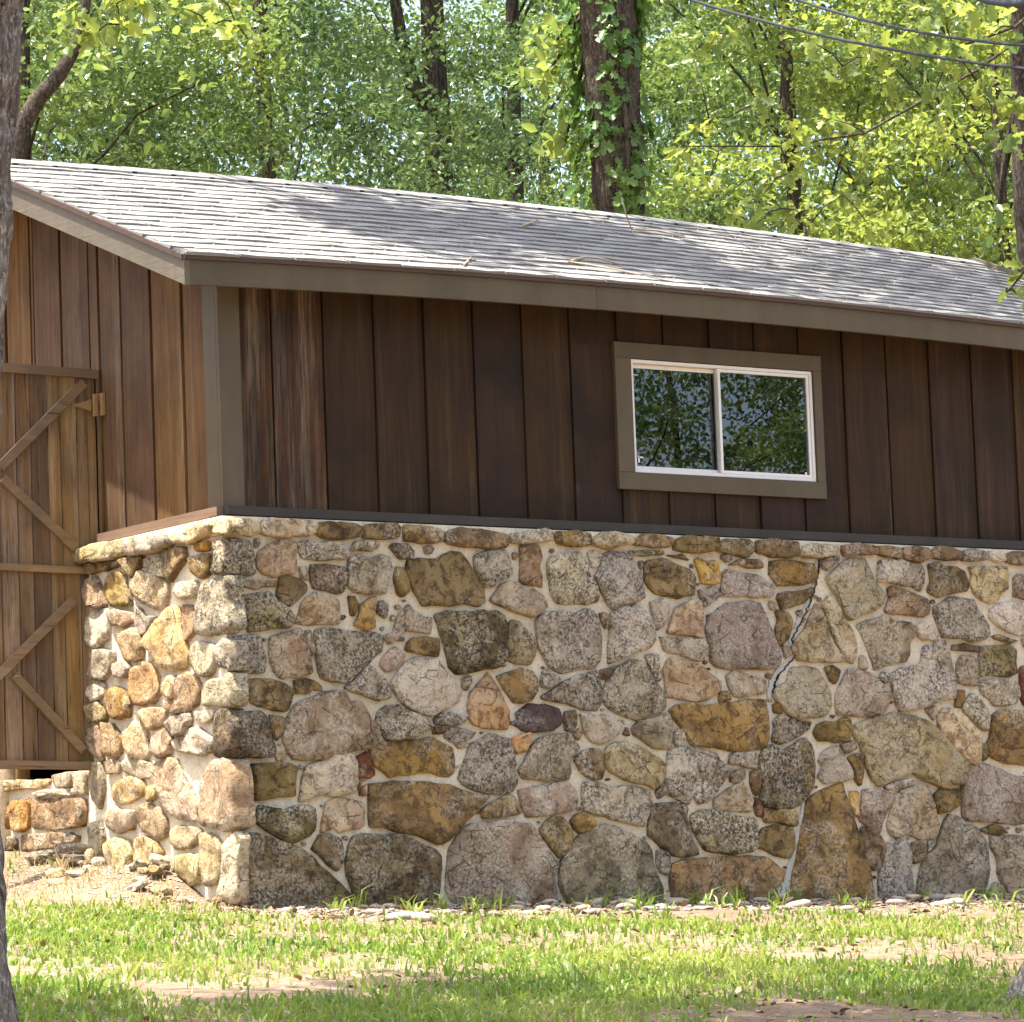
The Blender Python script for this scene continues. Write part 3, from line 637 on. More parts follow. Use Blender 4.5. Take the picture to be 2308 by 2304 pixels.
# mortar bodies of the two stone walls (their surface slightly uneven)
def mortar_sheet(name, axis, u0, u1, z0, z1, face, inner):
    mb = MB(); nu = max(2, int((u1-u0)/.12)); nz_ = max(2, int((z1-z0)/.12)); idx = {}
    for i in range(nu+1):
        for j in range(nz_+1):
            u = u0+(u1-u0)*i/nu; z = z0+(z1-z0)*j/nz_
            e = .008*noise.noise(Vector((u*5, z*5, 1.1+axis*7))) if 0 < i < nu and 0 < j < nz_ else 0
            idx[i, j] = len(mb.v); mb.v.append((u, face-e, z) if axis == 1 else (face-e, u, z))
    for i in range(nu):
        for j in range(nz_):
            f = (idx[i, j], idx[i+1, j], idx[i+1, j+1], idx[i, j+1]); mb.f.append(f if axis == 1 else f[::-1])
    if axis == 1: mb.box(u0, u1, face+.012, inner, z0, z1)
    else: mb.box(face+.012, inner, u0, u1, z0, z1)
    return part(mb.build(name, M_MORTAR, None, True))
front_wall = mortar_sheet('front_stone_wall', 1, -.10, XW, -2.25, -.062, -.137, .05)
gable_wall = mortar_sheet('gable_stone_wall', 0, -.135, 1.185, -2.25, -.062, -.103, .05)
gable_rear = mortar_sheet('rear_gable_stone_wall', 0, 2.25, YB, -2.25, -.062, -.103, .05)
def hang(o, p):                  # child of a part whose own matrix is the identity in world space
    o.parent = p; o.matrix_parent_inverse = Matrix.Identity(4); return o
sid = 0
def put_stone(kind, P3, axis, depth, parent, back=.03, name='stone', rough=1.0, grow=.0095):
    global sid; sid += 1
    mb = MB(); o3 = stone_mesh(mb, P3, axis, depth, back, rough, sid, grow)
    return hang(mb.build(name, S[kind], None, True, o3), parent)
for key, T in TILES.items():
    for ln in T[3].strip().splitlines():
        k_, rest = ln.split(' ', 1); P3 = poly_world(T, pts(rest), 1, FY)
        cz = np.mean([p[2] for p in P3])
        put_stone(k_, P3, 1, random.uniform(.008, .028) if cz < -.16 else random.uniform(.025, .045), front_wall, .03 if cz < -.16 else .06)
# small chips pressed into the wider joints
polys = [np.array([(p[0], p[2]) for p in poly_world(T, pts(ln.split(' ', 1)[1]), 1, FY)]) for T in TILES.values() for ln in T[3].strip().splitlines()]
polys += [np.array([(p[0], p[2]) for p in poly_world(TILES[q[1]], pts(q[2]), 1, FY)]) for q in QUOINS]
SEG = np.concatenate([np.stack([P, np.roll(P, -1, 0)], 1) for P in polys])
def joint_room(p):
    a, b = SEG[:, 0], SEG[:, 1]; d = b-a; t_ = np.clip(((p-a)*d).sum(1)/np.maximum((d*d).sum(1), 1e-9), 0, 1); return np.linalg.norm(a+d*t_[:, None]-p, axis=1).min()
def inside(p):
    for P in polys:
        if P[:, 0].min() < p[0] < P[:, 0].max() and P[:, 1].min() < p[1] < P[:, 1].max():
            x, z = P[:, 0], P[:, 1]; x2, z2 = np.roll(x, -1), np.roll(z, -1)
            if (((z > p[1]) != (z2 > p[1])) & (p[0] < (x2-x)*(p[1]-z)/np.where(z2 == z, 1e-9, z2-z)+x)).sum() % 2: return True
    return False
chips = {k: MB() for k in 'btgc'}
for _ in range(1700):
    p = np.array([random.uniform(.05, 5.05), random.uniform(-1.95, -.17)])
    if inside(p): continue
    r_ = joint_room(p)-.012
    if r_ < .009: continue
    r_ = min(r_, .03); el = random.uniform(.55, 1); a0 = random.uniform(0, 6); L6 = []
    for k in range(6):
        an = a0+k*pi/3; q = np.array([cos(an), sin(an)*el])*r_*random.uniform(.8, 1.15); L6.append((p[0]+q[0], FY, p[1]+q[1]))
    sid += 1; stone_mesh(chips[random.choice('btgc')], L6, 1, random.uniform(-.004, .006), .02, .5, sid, 0.0)
    SEG = np.concatenate([SEG, np.array([[p-[.005, 0], p+[.005, 0]], [p-[0, .005], p+[0, .005]]])])
for k, mb in chips.items():
    o = hang(mb.build('filler_chips', S[k], None, True), front_wall); o['kind'] = 'stuff'
for ln in GTILE[3].strip().splitlines():
    k_, rest = ln.split(' ', 1); P3 = poly_world(GTILE, pts(rest), 0, GX); cz = np.mean([p[2] for p in P3])
    put_stone('gable_'+k_ if cz < -.3 or k_ in 'lt' else k_, P3, 0, random.uniform(.008, .024) if cz < -.16 else random.uniform(.035, .055), gable_wall, .04, rough=1.3, grow=.011)  # upper stones keep the plain colour, sun-brightened copies below
for k_, tl, fp, gp in QUOINS:    # corner stones show on both faces: one block each
    sid += 1; mb = MB(); o3 = stone_mesh(mb, poly_world(TILES[tl], pts(fp), 1, FY), 1, .022, .09, 1.2, sid)
    stone_mesh(mb, poly_world(GTILE, pts(gp), 0, GX), 0, .02, .09, 1.3, sid+.5)
    hang(mb.build('corner_stone', S[k_], None, True, o3), front_wall)
put_stone('gable_l', poly_world(GTILE, pts(QLOW[1]), 0, GX), 0, .025, gable_wall, .05, 'corner_stone', 1.3)
def fill_stones(u0, u1, z0, z1, axis, parent, kinds):   # the wall goes on past the picture's edge
    z = z1; cap = True
    while z > z0:
        h = .1 if cap else random.uniform(.16, .3); u = u0
        while u < u1-.05:
            w_ = random.uniform(.2, .42); w_ = min(w_, u1-u); g_ = .02
            if w_ > .09:
                c_ = [(u+g_, z-g_), (u+w_*.5, z-g_-random.uniform(-.01, .02)), (u+w_-g_, z-g_*1.4), (u+w_-g_*random.uniform(.6, 2), z-h*.5), (u+w_-g_*1.5, z-h+g_), (u+w_*.45, z-h+g_*random.uniform(.3, 1.6)), (u+g_*1.3, z-h+g_), (u+g_*random.uniform(.5, 2), z-h*.5)]
                put_stone(random.choice(kinds), [(a, FY, b) if axis == 1 else (GX, a, b) for a, b in c_], axis, random.uniform(.015, .03), parent)
            u += w_
        z -= h; cap = False
xs_ = float(unp(2332, 1600, 1, FY)[0])
fill_stones(xs_, XW-.02, -2.1, -.05, 1, front_wall, 'bbgtlpcgs')
fill_stones(2.27, YB-.05, -2.0, -.05, 0, gable_rear, 'bgtlpo')
# later grey mortar patch along the settlement crack
def ribbon(name, tile, P, wd, mat=M_REPAIR, yf=-.143, dx=0.0):
    mb = MB(); W0 = [np.array(p) for p in poly_world(tile, P, 1, FY)]; W = []
    for i in range(len(W0)-1):
        for t_ in (0, .25, .5, .75): W.append(W0[i]+(W0[i+1]-W0[i])*t_+np.array([random.uniform(-.008, .008), 0, random.uniform(-.004, .004)]))
    W.append(W0[-1])
    for i in range(len(W)-1):
        d_ = W[i+1]-W[i]; n_ = np.array([-d_[2], 0, d_[0]]); n_ = n_/np.linalg.norm(n_)*wd
        a, b = W[i], W[i+1]; wa, wb = random.uniform(.45, 1.25), random.uniform(.45, 1.25)
        for p in (a, b): p[1] = yf
        mb.prism([a-n_*wa-d_*.08, b-n_*wb+d_*.08, b+n_*wb+d_*.08, a+n_*wa-d_*.08], (0, .03, 0))
    o = hang(mb.build(name, mat, None), front_wall); o.location.x += dx
ribbon('mortar_patch', TILES['C'], [(187,33),(185,48),(182,62),(174,80),(167,95),(162,105),(165,120),(158,127),(149,135),(144,145),(143,158),(143,170),(143,190),(143,200)], .016)
ribbon('mortar_patch', TILES['G'], [(176,88),(172,108),(168,130),(161,148),(157,164),(155,178)], .022)

CP = [(188,30),(186,48),(183,62),(175,80),(168,95),(163,105),(166,120),(159,128),(151,136),(147,146),(146,152),(150,160),(157,168),(167,176)]
ribbon('crack', TILES['C'], CP, .0035, M_INSIDE, -.149, .004)  # raised dark strip; its colour gives the shade of the open crack
# ---- wooden front wall
wq = [unp(*p, 1, -.022) for p in ((1383.6, 768.5), (1850, 805.5), (1861.8, 1123.5), (1395, 1103))]
WX0, WX1 = (wq[0][0]+wq[3][0])/2, (wq[1][0]+wq[2][0])/2; WZ1, WZ0 = (wq[0][2]+wq[1][2])/2, (wq[2][2]+wq[3][2])/2
iq = [unp(*p, 1, -.005) for p in ((1419.7, 807.7), (1827.7, 841), (1836.8, 1086), (1426.8, 1064.5))]
IX0, IX1 = (iq[0][0]+iq[3][0])/2, (iq[1][0]+iq[2][0])/2; IZ1, IZ0 = (iq[0][2]+iq[1][2])/2, (iq[2][2]+iq[3][2])/2
ZT = 1.2
mb = MB()
for x0, x1, z0, z1 in ((0, IX0-.01, 0, ZT), (IX1+.01, XW, 0, ZT), (IX0-.01, IX1+.01, 0, IZ0-.01), (IX0-.01, IX1+.01, IZ1+.01, ZT)): mb.box(x0, x1, .024, .09, z0-.05 if z0 == 0 else z0, z1)
siding = part(mb.build('front_siding', M_INSIDE))
def board(u0, u1, z0, z1, axis, mat, parent, zt=None, lip=.042):
    """vertical channel board: wide face, narrow recessed lip on one side, open joint"""
    mb = MB(); zt0 = z1 if zt is None else zt(u0); zt1 = z1 if zt is None else zt(u1); zm = z1 if zt is None else zt(u1-lip)
    g = .003
    def P(u, d, z): return (u, d, z) if axis == 1 else (d, u, z)
    f0 = random.uniform(-.0025, .002)
    mb.hexa([P(u0+g, f0, z0), P(u1-lip, f0, z0), P(u1-lip, .022, z0), P(u0+g, .022, z0), P(u0+g, f0, zt0), P(u1-lip, f0, zm), P(u1-lip, .022, zm), P(u0+g, .022, zt0)])
    mb.hexa([P(u1-lip, f0+.011, z0), P(u1-g, f0+.011, z0), P(u1-g, .022, z0), P(u1-lip, .022, z0), P(u1-lip, f0+.011, zm), P(u1-g, f0+.011, zt1), P(u1-g, .022, zt1), P(u1-lip, .022, zm)])
    return hang(mb.build('board', mat, None, False, P((u0+u1)/2, 0, (z0+z1)/2)), parent)
js = [.1]+[4.61-.3075*k for k in range(14, -1, -1)]+[4.61+.3075*k for k in range(1, 20)]
js = [j for j in js if j < XW-.05]+[XW]
for i in range(len(js)-1):
    a, b = js[i], js[i+1]; mt = M_DARKW if i in (0, 1) else M_DARK
    if b <= WX0+.02 or a >= WX1-.02: board(a, b, .001, ZT, 1, mt, siding)
    else:
        lo, hi = board(a, b, .001, WZ0+.02, 1, mt, siding), board(a, b, WZ1-.02, ZT, 1, mt, siding)
        for s0, s1 in ((a, WX0+.02), (WX1-.02, b)):     # boards beside the window run on past it
            if s1-s0 > .01 and s0 >= a-1e-6 and s1 <= b+1e-6:
                board(s0, s1, WZ0+.02, WZ1-.02, 1, mt, siding, None, .042 if s0 > a else .004)
# corner trim, sill
mb = MB(); mb.box(-.026, .1, -.026, -.001, .001, 1.16); part(mb.build('corner_trim', M_TRIMZ))
mb = MB(); mb.box(-.027, -.001, -.0005, .115, .001, 1.2); part(mb.build('corner_trim', M_TRIMZ))
mb = MB(); mb.box(-.03, XW, -.075, .02, -.046, -.001); part(mb.build('front_sill', M_SILL))
mb = MB(); mb.box(-.068, .02, -.03, 1.16, -.05, -.003); part(mb.build('gable_sill', M_SILLG))
# ---- window
bm_ = MB()
fo = .017
bm_.box(IX0, IX1, -.012, .055, IZ1-fo, IZ1); bm_.box(IX0, IX1, -.012, .055, IZ0, IZ0+fo); bm_.box(IX0, IX0+fo, -.0125, .054, IZ0+fo, IZ1-fo); bm_.box(IX1-fo, IX1, -.0125, .054, IZ0+fo, IZ1-fo)
win = part(bm_.build('window', M_ALU))
XM = float(unp(1624.7, 950, 1, 0)[0])
def sash(x0, x1, y, wd):
    m = MB(); z0, z1 = IZ0+fo+.002, IZ1-fo-.002
    m.box(x0, x1, y-.011, y+.011, z1-wd, z1); m.box(x0, x1, y-.011, y+.011, z0, z0+wd); m.box(x0, x0+wd, y-.0105, y+.0105, z0+wd, z1-wd); m.box(x1-wd, x1, y-.0105, y+.0105, z0+wd, z1-wd)
    hang(m.build('sash', M_ALU), win)
    m = MB(); m.box(x0+wd-.004, x1-wd+.004, y-.002, y+.002, z0+wd-.004, z1-wd+.004); hang(m.build('pane', M_GLASS), win)
sash(IX0+fo+.002, XM+.012, .036, .02); sash(XM-.014, IX1-fo-.002, .004, .016)
for x0, x1, z0, z1 in ((WX0, WX1, IZ1+.004, WZ1), (WX0, WX1, WZ0, IZ0-.004), (WX0+.002, IX0-.004, IZ0-.002, IZ1+.002), (IX1+.004, WX1-.002, IZ0-.002, IZ1+.002)):
    m = MB(); m.box(x0, x1, -.026, -.002, z0, z1); hang(m.build('trim_board', M_TRIM if x1-x0 > .3 else M_TRIMZ), win)
for px, py, w_, h_, y_ in ((1440, 1035, .012, .035, .03), (1444, 1031, .03, .008, .03), (1817, 1072, .012, .035, 0)):
    c_ = unp(px, py, 1, y_); m = MB(); m.box(c_[0]-w_/2, c_[0]+w_/2, y_-.0005 , y_+.0005, c_[2]-h_/2, c_[2]+h_/2); hang(m.build('sticker', M_WHITE), win)
# ---- inside
mb = MB(); mb.box(.05, XW, .1, YB-.06, -1.3, -1.22); part(mb.build('floor', M_FLOOR))
mb = MB(); mb.box(-.02, XW, YB-.06, YB, -2.2, 1.3); part(mb.build('rear_wall', M_DARK))
mb = MB(); mb.add([(XW, 0, -2.2), (XW, YB, -2.2), (XW, YB, 1.15), (XW, Y_R, 1.15+PITCH_R*(Y_R+.1)), (XW, 0, 1.15)], [(0, 1, 2, 3, 4)]); part(mb.build('far_gable_wall', M_DARK))
c0, c1 = unp(1432, 957, 1, .14), unp(1612, 972, 1, .14)
mb = MB(); mb.box(c0[0]-.3, c1[0]+.05, .13, .16, c1[2]-.02, c1[2]+.022); part(mb.build('shelf_rail', M_INT))
c0 = unp(1706, 900, 1, .2); mb = MB(); mb.box(c0[0]-.018, c0[0]+.02, .18, .23, -.1, 1.1); part(mb.build('stud', M_INT))
# ---- gable siding
def grake(y): return 1.047+.02+PITCH_R*((y-Y_E) if y <= Y_R else (2*Y_R-y-Y_E))
DY0, DY1, DZ0, DZ1 = 1.205, 2.2, -1.19, .86
mb = MB()
mb.prism([(.024, 0, -.05), (.024, DY0, -.05), (.024, DY0, grake(DY0)-.01), (.024, 0, grake(0)-.01)], (.06, 0, 0))
mb.prism([(.024, DY0, DZ1), (.024, DY1, DZ1), (.024, DY1, grake(DY1)-.01), (.024, DY0, grake(DY0)-.01)], (.06, 0, 0))
mb.prism([(.024, DY1, -.05), (.024, YB, -.05), (.024, YB, grake(YB)-.01), (.024, Y_R, grake(Y_R)-.01), (.024, DY1, grake(DY1)-.01)], (.06, 0, 0))
gsid = part(mb.build('gable_siding', M_INSIDE))
gj = [.115]+[.977+.303*k for k in range(-2, 1)]+[DY0-.001]+[1.295+.3*k for k in range(0, 12)]
gj = [j for j in gj if j < YB-.06]+[YB]
for i in range(len(gj)-1):
    a, b = gj[i], gj[i+1]
    z0 = .001 if (b <= DY0+.01 or a >= DY1-.02) else DZ1
    if a < Y_R < b:
        board(a, Y_R, z0, 2, 0, M_GABLE, gsid, grake); a = Y_R
    board(a, b, z0, 2, 0, M_GABLE, gsid, grake, .028 if b-a > .12 else .01)
mb = MB(); mb.box(-.004, .07, DY0, DY0+.03, DZ0, DZ1); part(mb.build('door_jamb', M_GABLE))
mb = MB(); mb.box(-.004, .07, DY1-.03, DY1, DZ0, DZ1); part(mb.build('door_jamb', M_GABLE))
# ---- threshold wall under the door
TT = (0, 1640, 10/4.8225)
thr = MB(); thr.box(.0, .35, DY0-.02, 2.3, -2.1, DZ0-.03); thr.box(-.015, .34, DY0+.015, 2.3, -2.1, DZ0-.045)
thr = part(thr.build('threshold_wall', M_MORTAR))
GXs = GX; GX = -.03
for ln in '''q -14,58 10,57 30,57 53,56 52,62 46,66 20,67 5,70 -14,66
t 56,52 66,50 78,48 79,58 78,64 62,66 58,60
l 80,50 86,47 93,47 93,60 94,73 83,72 81,62
l 36,71 50,67 59,67 80,66 81,74 60,74 38,75
c 34,78 60,77 92,77 93,90 91,108 60,111 35,110 34,95
o 11,80 25,78 32,78 32,95 31,110 22,114 12,110 10,95
o -14,82 8,81 9,95 8,112 -14,112
b 22,118 35,115 55,114 75,114 85,118 84,124 70,127 58,132 35,136 23,134
b -14,118 10,118 17,121 18,134 -14,134
s 10,142 30,140 55,138 60,142 30,150 12,152'''.splitlines():
    k_, rest = ln.split(' ', 1); put_stone(k_, poly_world(TT, pts(rest), 0, -.03), 0, .012, thr, .04, 'stone', .8, .007)
GX = GXs
# ---- open plank door (hinged at the gable's near jamb, standing parallel to the front)
DPY = 1.215
zA = float(unp(100, 823, 1, DPY-.03)[2]); zB = float(unp(100, 1734, 1, DPY-.03)[2])
mb = MB(); mb.box(-.9, -.03, DPY+.03, DPY+.052, zB+.25, zB+.37); mb.box(-.9, -.03, DPY+.03, DPY+.052, zA-.4, zA-.28); door = part(mb.build('door', M_DOOR))
xr_ = -.02; edge = xr_; widths = [.055, .06, .1, .075, .1, .085, .1, .11, .09, .1, .1]
for w_ in widths:
    m = MB(); y_ = DPY+random.uniform(-.003, .003); m.box(edge-w_+.005, edge-.004, y_, y_+.025, zB+.012, zA-.01-random.uniform(0, .006))
    hang(m.build('plank', M_DOOR, None, False, (edge-w_/2, y_, 0)), door); edge -= w_
XD = edge
def rail(p0, p1, wd, th, name, mat=M_RAIL, ext=0.0):
    a, b = np.array(p0), np.array(p1); d_ = b-a; L = np.linalg.norm(d_); d_ /= L; n_ = np.array([-d_[2], 0, d_[0]])*wd/2; a = a-d_*ext; b = b+d_*ext
    m = MB(); m.prism([a-n_, b-n_, b+n_, a+n_], (0, th, 0)); o = m.build(name, mat, None, False, tuple((a+b)/2)); return hang(o, door)
dp = DPY-.034
rail((XD, dp, zA-.022), (xr_+.004, dp, zA-.03), .046, .029, 'top_rail')
zM = float(unp(90, 1278, 1, dp)[2]); rail((XD, dp, zM), (xr_, dp, zM-.012), .035, .029, 'middle_rail')
rail((XD, dp, zB+.022), (xr_+.003, dp, zB+.022), .042, .029, 'bottom_rail')
bp = DPY-.027
for p0, p1, n_ in (((191, 862), (2, 1052), 0), ((8, 1078), (172, 1236), 0), ((168, 1352), (-4, 1525), 0), ((34, 1522), (190, 1692), 0)):
    a, b = unp(*p0, 1, bp), unp(*p1, 1, bp); rail(a, b, .048, .022, 'brace')
a, b, c_ = unp(163, 913, 1, bp-.004), unp(206, 900, 1, bp-.004), unp(206, 927, 1, bp-.004)
m = MB(); m.prism([a, c_, b], (0, .006, 0)); hang(m.build('hinge_strap', M_HINGE), door)
a = unp(216, 888, 1, 1.165); b = unp(219, 938, 1, 1.165)
m = MB(); m.box(a[0]-.012, a[0]+.008, 1.162, 1.18, b[2], a[2]); hang(m.build('hinge_barrel', M_HINGE), door)
a = unp(224, 887, 0, -.02); b = unp(229, 936, 0, -.02)
m = MB(); m.box(-.02, -.004, a[1]-.03, a[1]+.02, b[2], a[2]); part(m.build('hinge_plate', M_HINGE))
# ---- fascia, drip edge, roof
def eave_strip(name, x0, x1, y0, y1, dz0, dz1, mat, n=14):
    mb = MB(); xs = np.linspace(x0, x1, n); vs = []
    for x in xs: vs += [(x, y0, zf(x)+dz0), (x, y1, zf(x)+dz0), (x, y1, zf(x)+dz1), (x, y0, zf(x)+dz1)]
    fs = [(4*i+k, 4*i+4+k, 4*i+4+(k+1) % 4, 4*i+(k+1) % 4) for i in range(n-1) for k in range(4)]+[(0, 1, 2, 3), (4*n-1, 4*n-2, 4*n-3, 4*n-4)]
    mb.add(vs, [f[::-1] for f in fs]); return part(mb.build(name, mat))
XJ = float(unp(1345, 670, 1, Y_E)[0])
eave_strip('fascia_board', X_L+.002, XJ-.0015, Y_E, Y_E+.025, 0, .122, M_TRIM); eave_strip('fascia_board', XJ+.0015, X_R-.002, Y_E+.001, Y_E+.026, .001, .122, M_TRIM)
eave_strip('drip_edge', X_L-.006, X_R, Y_E-.014, Y_E+.03, .1225, .1495, M_DRIP)
eave_strip('soffit', X_L+.03, X_R-.03, Y_E+.027, -.003, .105, .12, M_DARK)
def rake_strip(name, x0, x1, d0, d1, mat, ys0=Y_E-.001):
    mb = MB()
    for ya, yb in ((ys0, Y_R), (Y_R, 2*Y_R-Y_E)):
        q = lambda y: zf(X_L)+PITCH_R*((y-Y_E) if y <= Y_R else (2*Y_R-y-Y_E))
        mb.hexa([(x0, ya, q(ya)+d0), (x1, ya, q(ya)+d0), (x1, yb, q(yb)+d0), (x0, yb, q(yb)+d0), (x0, ya, q(ya)+d1), (x1, ya, q(ya)+d1), (x1, yb, q(yb)+d1), (x0, yb, q(yb)+d1)])
    return part(mb.build(name, mat))
rake_strip('rake_fascia', X_L-.002, X_L+.028, -.004, .122, M_RAKE); rake_strip('rake_drip_edge', X_L-.016, X_L+.03, .1225, .146, M_DRIP)
rake_strip('rake_soffit', X_L+.03, -.03, .09, .115, M_GABLE, Y_E+.03); rake_strip('rake_fascia', X_R-.028, X_R, -.004, .122, M_RAKE)
mb = MB(); xs = np.linspace(X_L-.003, X_R+.008, 16); vs = []
ys = [Y_E-.004, Y_R, 2*Y_R-Y_E+.004]
for x in xs:
    for y in ys: vs.append((x, y, ztop(x, y)))
    for y in ys: vs.append((x, y, ztop(x, y)-.024))
fs = []
for i in range(len(xs)-1):
    o_ = 6*i
    for k in range(2): fs += [(o_+k, o_+6+k, o_+7+k, o_+1+k), (o_+3+k, o_+4+k, o_+10+k, o_+9+k)]
    fs += [(o_, o_+3, o_+9, o_+6), (o_+2, o_+8, o_+11, o_+5)]
fs += [(0, 1, 4, 3), (1, 2, 5, 4), (90, 93, 94, 91), (91, 94, 95, 92)]
mb.add(vs, fs); roof = part(mb.build('roof', M_SHING))
# shingle tabs
SL = math.hypot(1, PITCH_R); TH = math.atan(PITCH_R); slope_len = (Y_R-Y_E)*SL; EXPO = .138; TW = .318
def tab_mesh(k, w=TW):
    r = random.Random(k); m = MB(); n = 4; g = .006; top = []; 
    for i in range(n):
        x = -w/2+g+(w-2*g)*i/(n-1); e = r.uniform(-.003, .003); lift = .012+r.uniform(-.0035, .0045)
        top.append((x, e, lift, -.002))
    vs = []
    for x, e, lift, b in top: vs += [(x, e, b), (x, e, lift), (x, EXPO*1.12, .0035), (x, EXPO*1.12, -.002)]
    fs = [(4*i+q, 4*i+4+q, 4*i+5+q, 4*i+1+q) for i in range(n-1) for q in range(3)]+[(0, 1, 2, 3), (4*n-1, 4*n-2, 4*n-3, 4*n-4)]
    m.add(vs, fs); me = m.mesh('shingle'); me.materials.append(M_SHING); return me
TABS = [tab_mesh(k) for k in range(8)]
tabs = []
ncourse = int(slope_len/EXPO)+1
for c_ in range(ncourse):
    s_ = c_*EXPO-.018; x = X_L-.012+(.5*TW if c_ % 2 else 0)+random.uniform(-.03, .03)-(TW if c_ % 2 else 0)
    while x < X_R:
        xc = x+TW/2
        if xc-TW/2 > X_L-.2 and s_+.02 < slope_len:
            lo, hi = max(x, X_L-.016), min(x+TW, X_R+.012)
            if hi-lo > .05: tabs.append(((lo+hi)/2, s_+random.uniform(-.004, .004), (hi-lo)/TW))
        x += TW
def tab_matrix(x, s_, w_):
    y = Y_E+s_/SL; z = ztop(x, y)+.001; ry = math.atan((zf(x+.1)-zf(x-.1))/.2)
    return Matrix.Translation((x, y, z)) @ Matrix.Rotation(-ry, 4, 'Y') @ Matrix.Rotation(TH, 4, 'X') @ Matrix.Diagonal((w_, 1, 1, 1))
tabs.sort(key=lambda q: (Vector((q[0], Y_E+q[1]/SL, 1.5))-Vector(CAM)).length)
for i, q in enumerate(tabs[:300]):
    o = bpy.data.objects.new('shingle', TABS[random.randrange(8)]); COL.objects.link(o); o.parent = roof; o.matrix_parent_inverse = Matrix.Identity(4); o.matrix_local = tab_matrix(*q)
mb = MB()
for q in tabs[300:]:
    me = TABS[random.randrange(8)]; M4 = tab_matrix(*q); mb.add([tuple(M4 @ v_.co) for v_ in me.vertices], [tuple(p.vertices) for p in me.polygons])
o = hang(mb.build('far_shingles', M_SHING), roof); o['kind'] = 'stuff'
mb = MB(); xs = np.linspace(X_L-.015, X_R+.012, 30)
for i in range(29):
    x0, x1 = xs[i], xs[i+1]+.03
    for sgn in (-1, 1):
        z_ = lambda x, u: ztop(x, Y_R)+.012-(PITCH_R*abs(u))+.008
        mb.hexa([(x0, Y_R, z_(x0, 0)-.008), (x1, Y_R, z_(x1, 0)-.012), (x1, Y_R+sgn*.12, z_(x1, .12)-.012), (x0, Y_R+sgn*.12, z_(x0, .12)-.008), (x0, Y_R, z_(x0, 0)+.004), (x1, Y_R, z_(x1, 0)), (x1, Y_R+sgn*.12, z_(x1, .12)), (x0, Y_R+sgn*.12, z_(x0, .12)+.004)])
hang(mb.build('ridge_cap', M_SHING), roof)

# ------------------------------------------------------------------ leaves and trees
T_SIMPLE = (np.array([(0,0,0),(-.30,.32,.07),(-.22,.7,.05),(0,1,-.05),(.22,.7,.05),(.30,.32,.07)]), [(0,3,2,1),(0,5,4,3)])
_l = [(.05,.06,.01),(.27,.2,.07),(.13,.33,.04),(.42,.52,.1),(.17,.62,.04),(.27,.84,.04)]
T_LOBED = (np.array([(0,0,0)]+[(-x, y, z) for x, y, z in _l]+[(0,1,-.08)]+_l[::-1]), [(0,7,6,5,4,3,2,1),(0,13,12,11,10,9,8,7)])
def unit(a): return a/np.maximum(np.linalg.norm(a, axis=-1, keepdims=True), 1e-9)
def leaf_geo(C, size, up=.7, tpl=T_SIMPLE, droop=.35, R=rng, nrm=None):
    n = len(C); N = unit(R.normal(size=(n, 3))+np.array([0, 0, up])) if nrm is None else unit(nrm+R.normal(size=(n, 3))*.35)
    D = R.normal(size=(n, 3))+np.array([0, 0, -droop]); D = unit(D-N*(D*N).sum(1, keepdims=True)); X = np.cross(D, N)
    s_ = (size*R.uniform(.6, 1.25, n))[:, None, None]; T = tpl[0]
    V = C[:, None, :]+s_*(T[None, :, 0:1]*X[:, None, :]+T[None, :, 1:2]*D[:, None, :]+T[None, :, 2:3]*N[:, None, :])
    F = np.concatenate([np.array(f)[None, :]+np.arange(n)[:, None]*len(T) for f in tpl[1]])
    return V.reshape(-1, 3), F
def cluster_pts(cl, per, R=rng):
    out = []
    for c_, r in cl:
        n = max(3, int(per*(np.prod(r)**(1/3))**2)); d = unit(R.normal(size=(n, 3)))*(R.uniform(0, 1, (n, 1))**.45); d[:, 2] = d[:, 2]*.8+.1
        out.append(np.array(c_)+d*np.array(r))
    return np.concatenate(out)
def crown_clusters(center, rad, n, csize, R=rng, hollow=.35):
    cl = []
    while len(cl) < n:
        d = R.uniform(-1, 1, 3); L = np.linalg.norm(d)
        if L > 1 or L < hollow*R.uniform(0, 1): continue
        r = csize*R.uniform(.6, 1.3); cl.append((np.array(center)+d*np.array(rad), (r*1.25, r*1.25, r*.7)))
    return cl
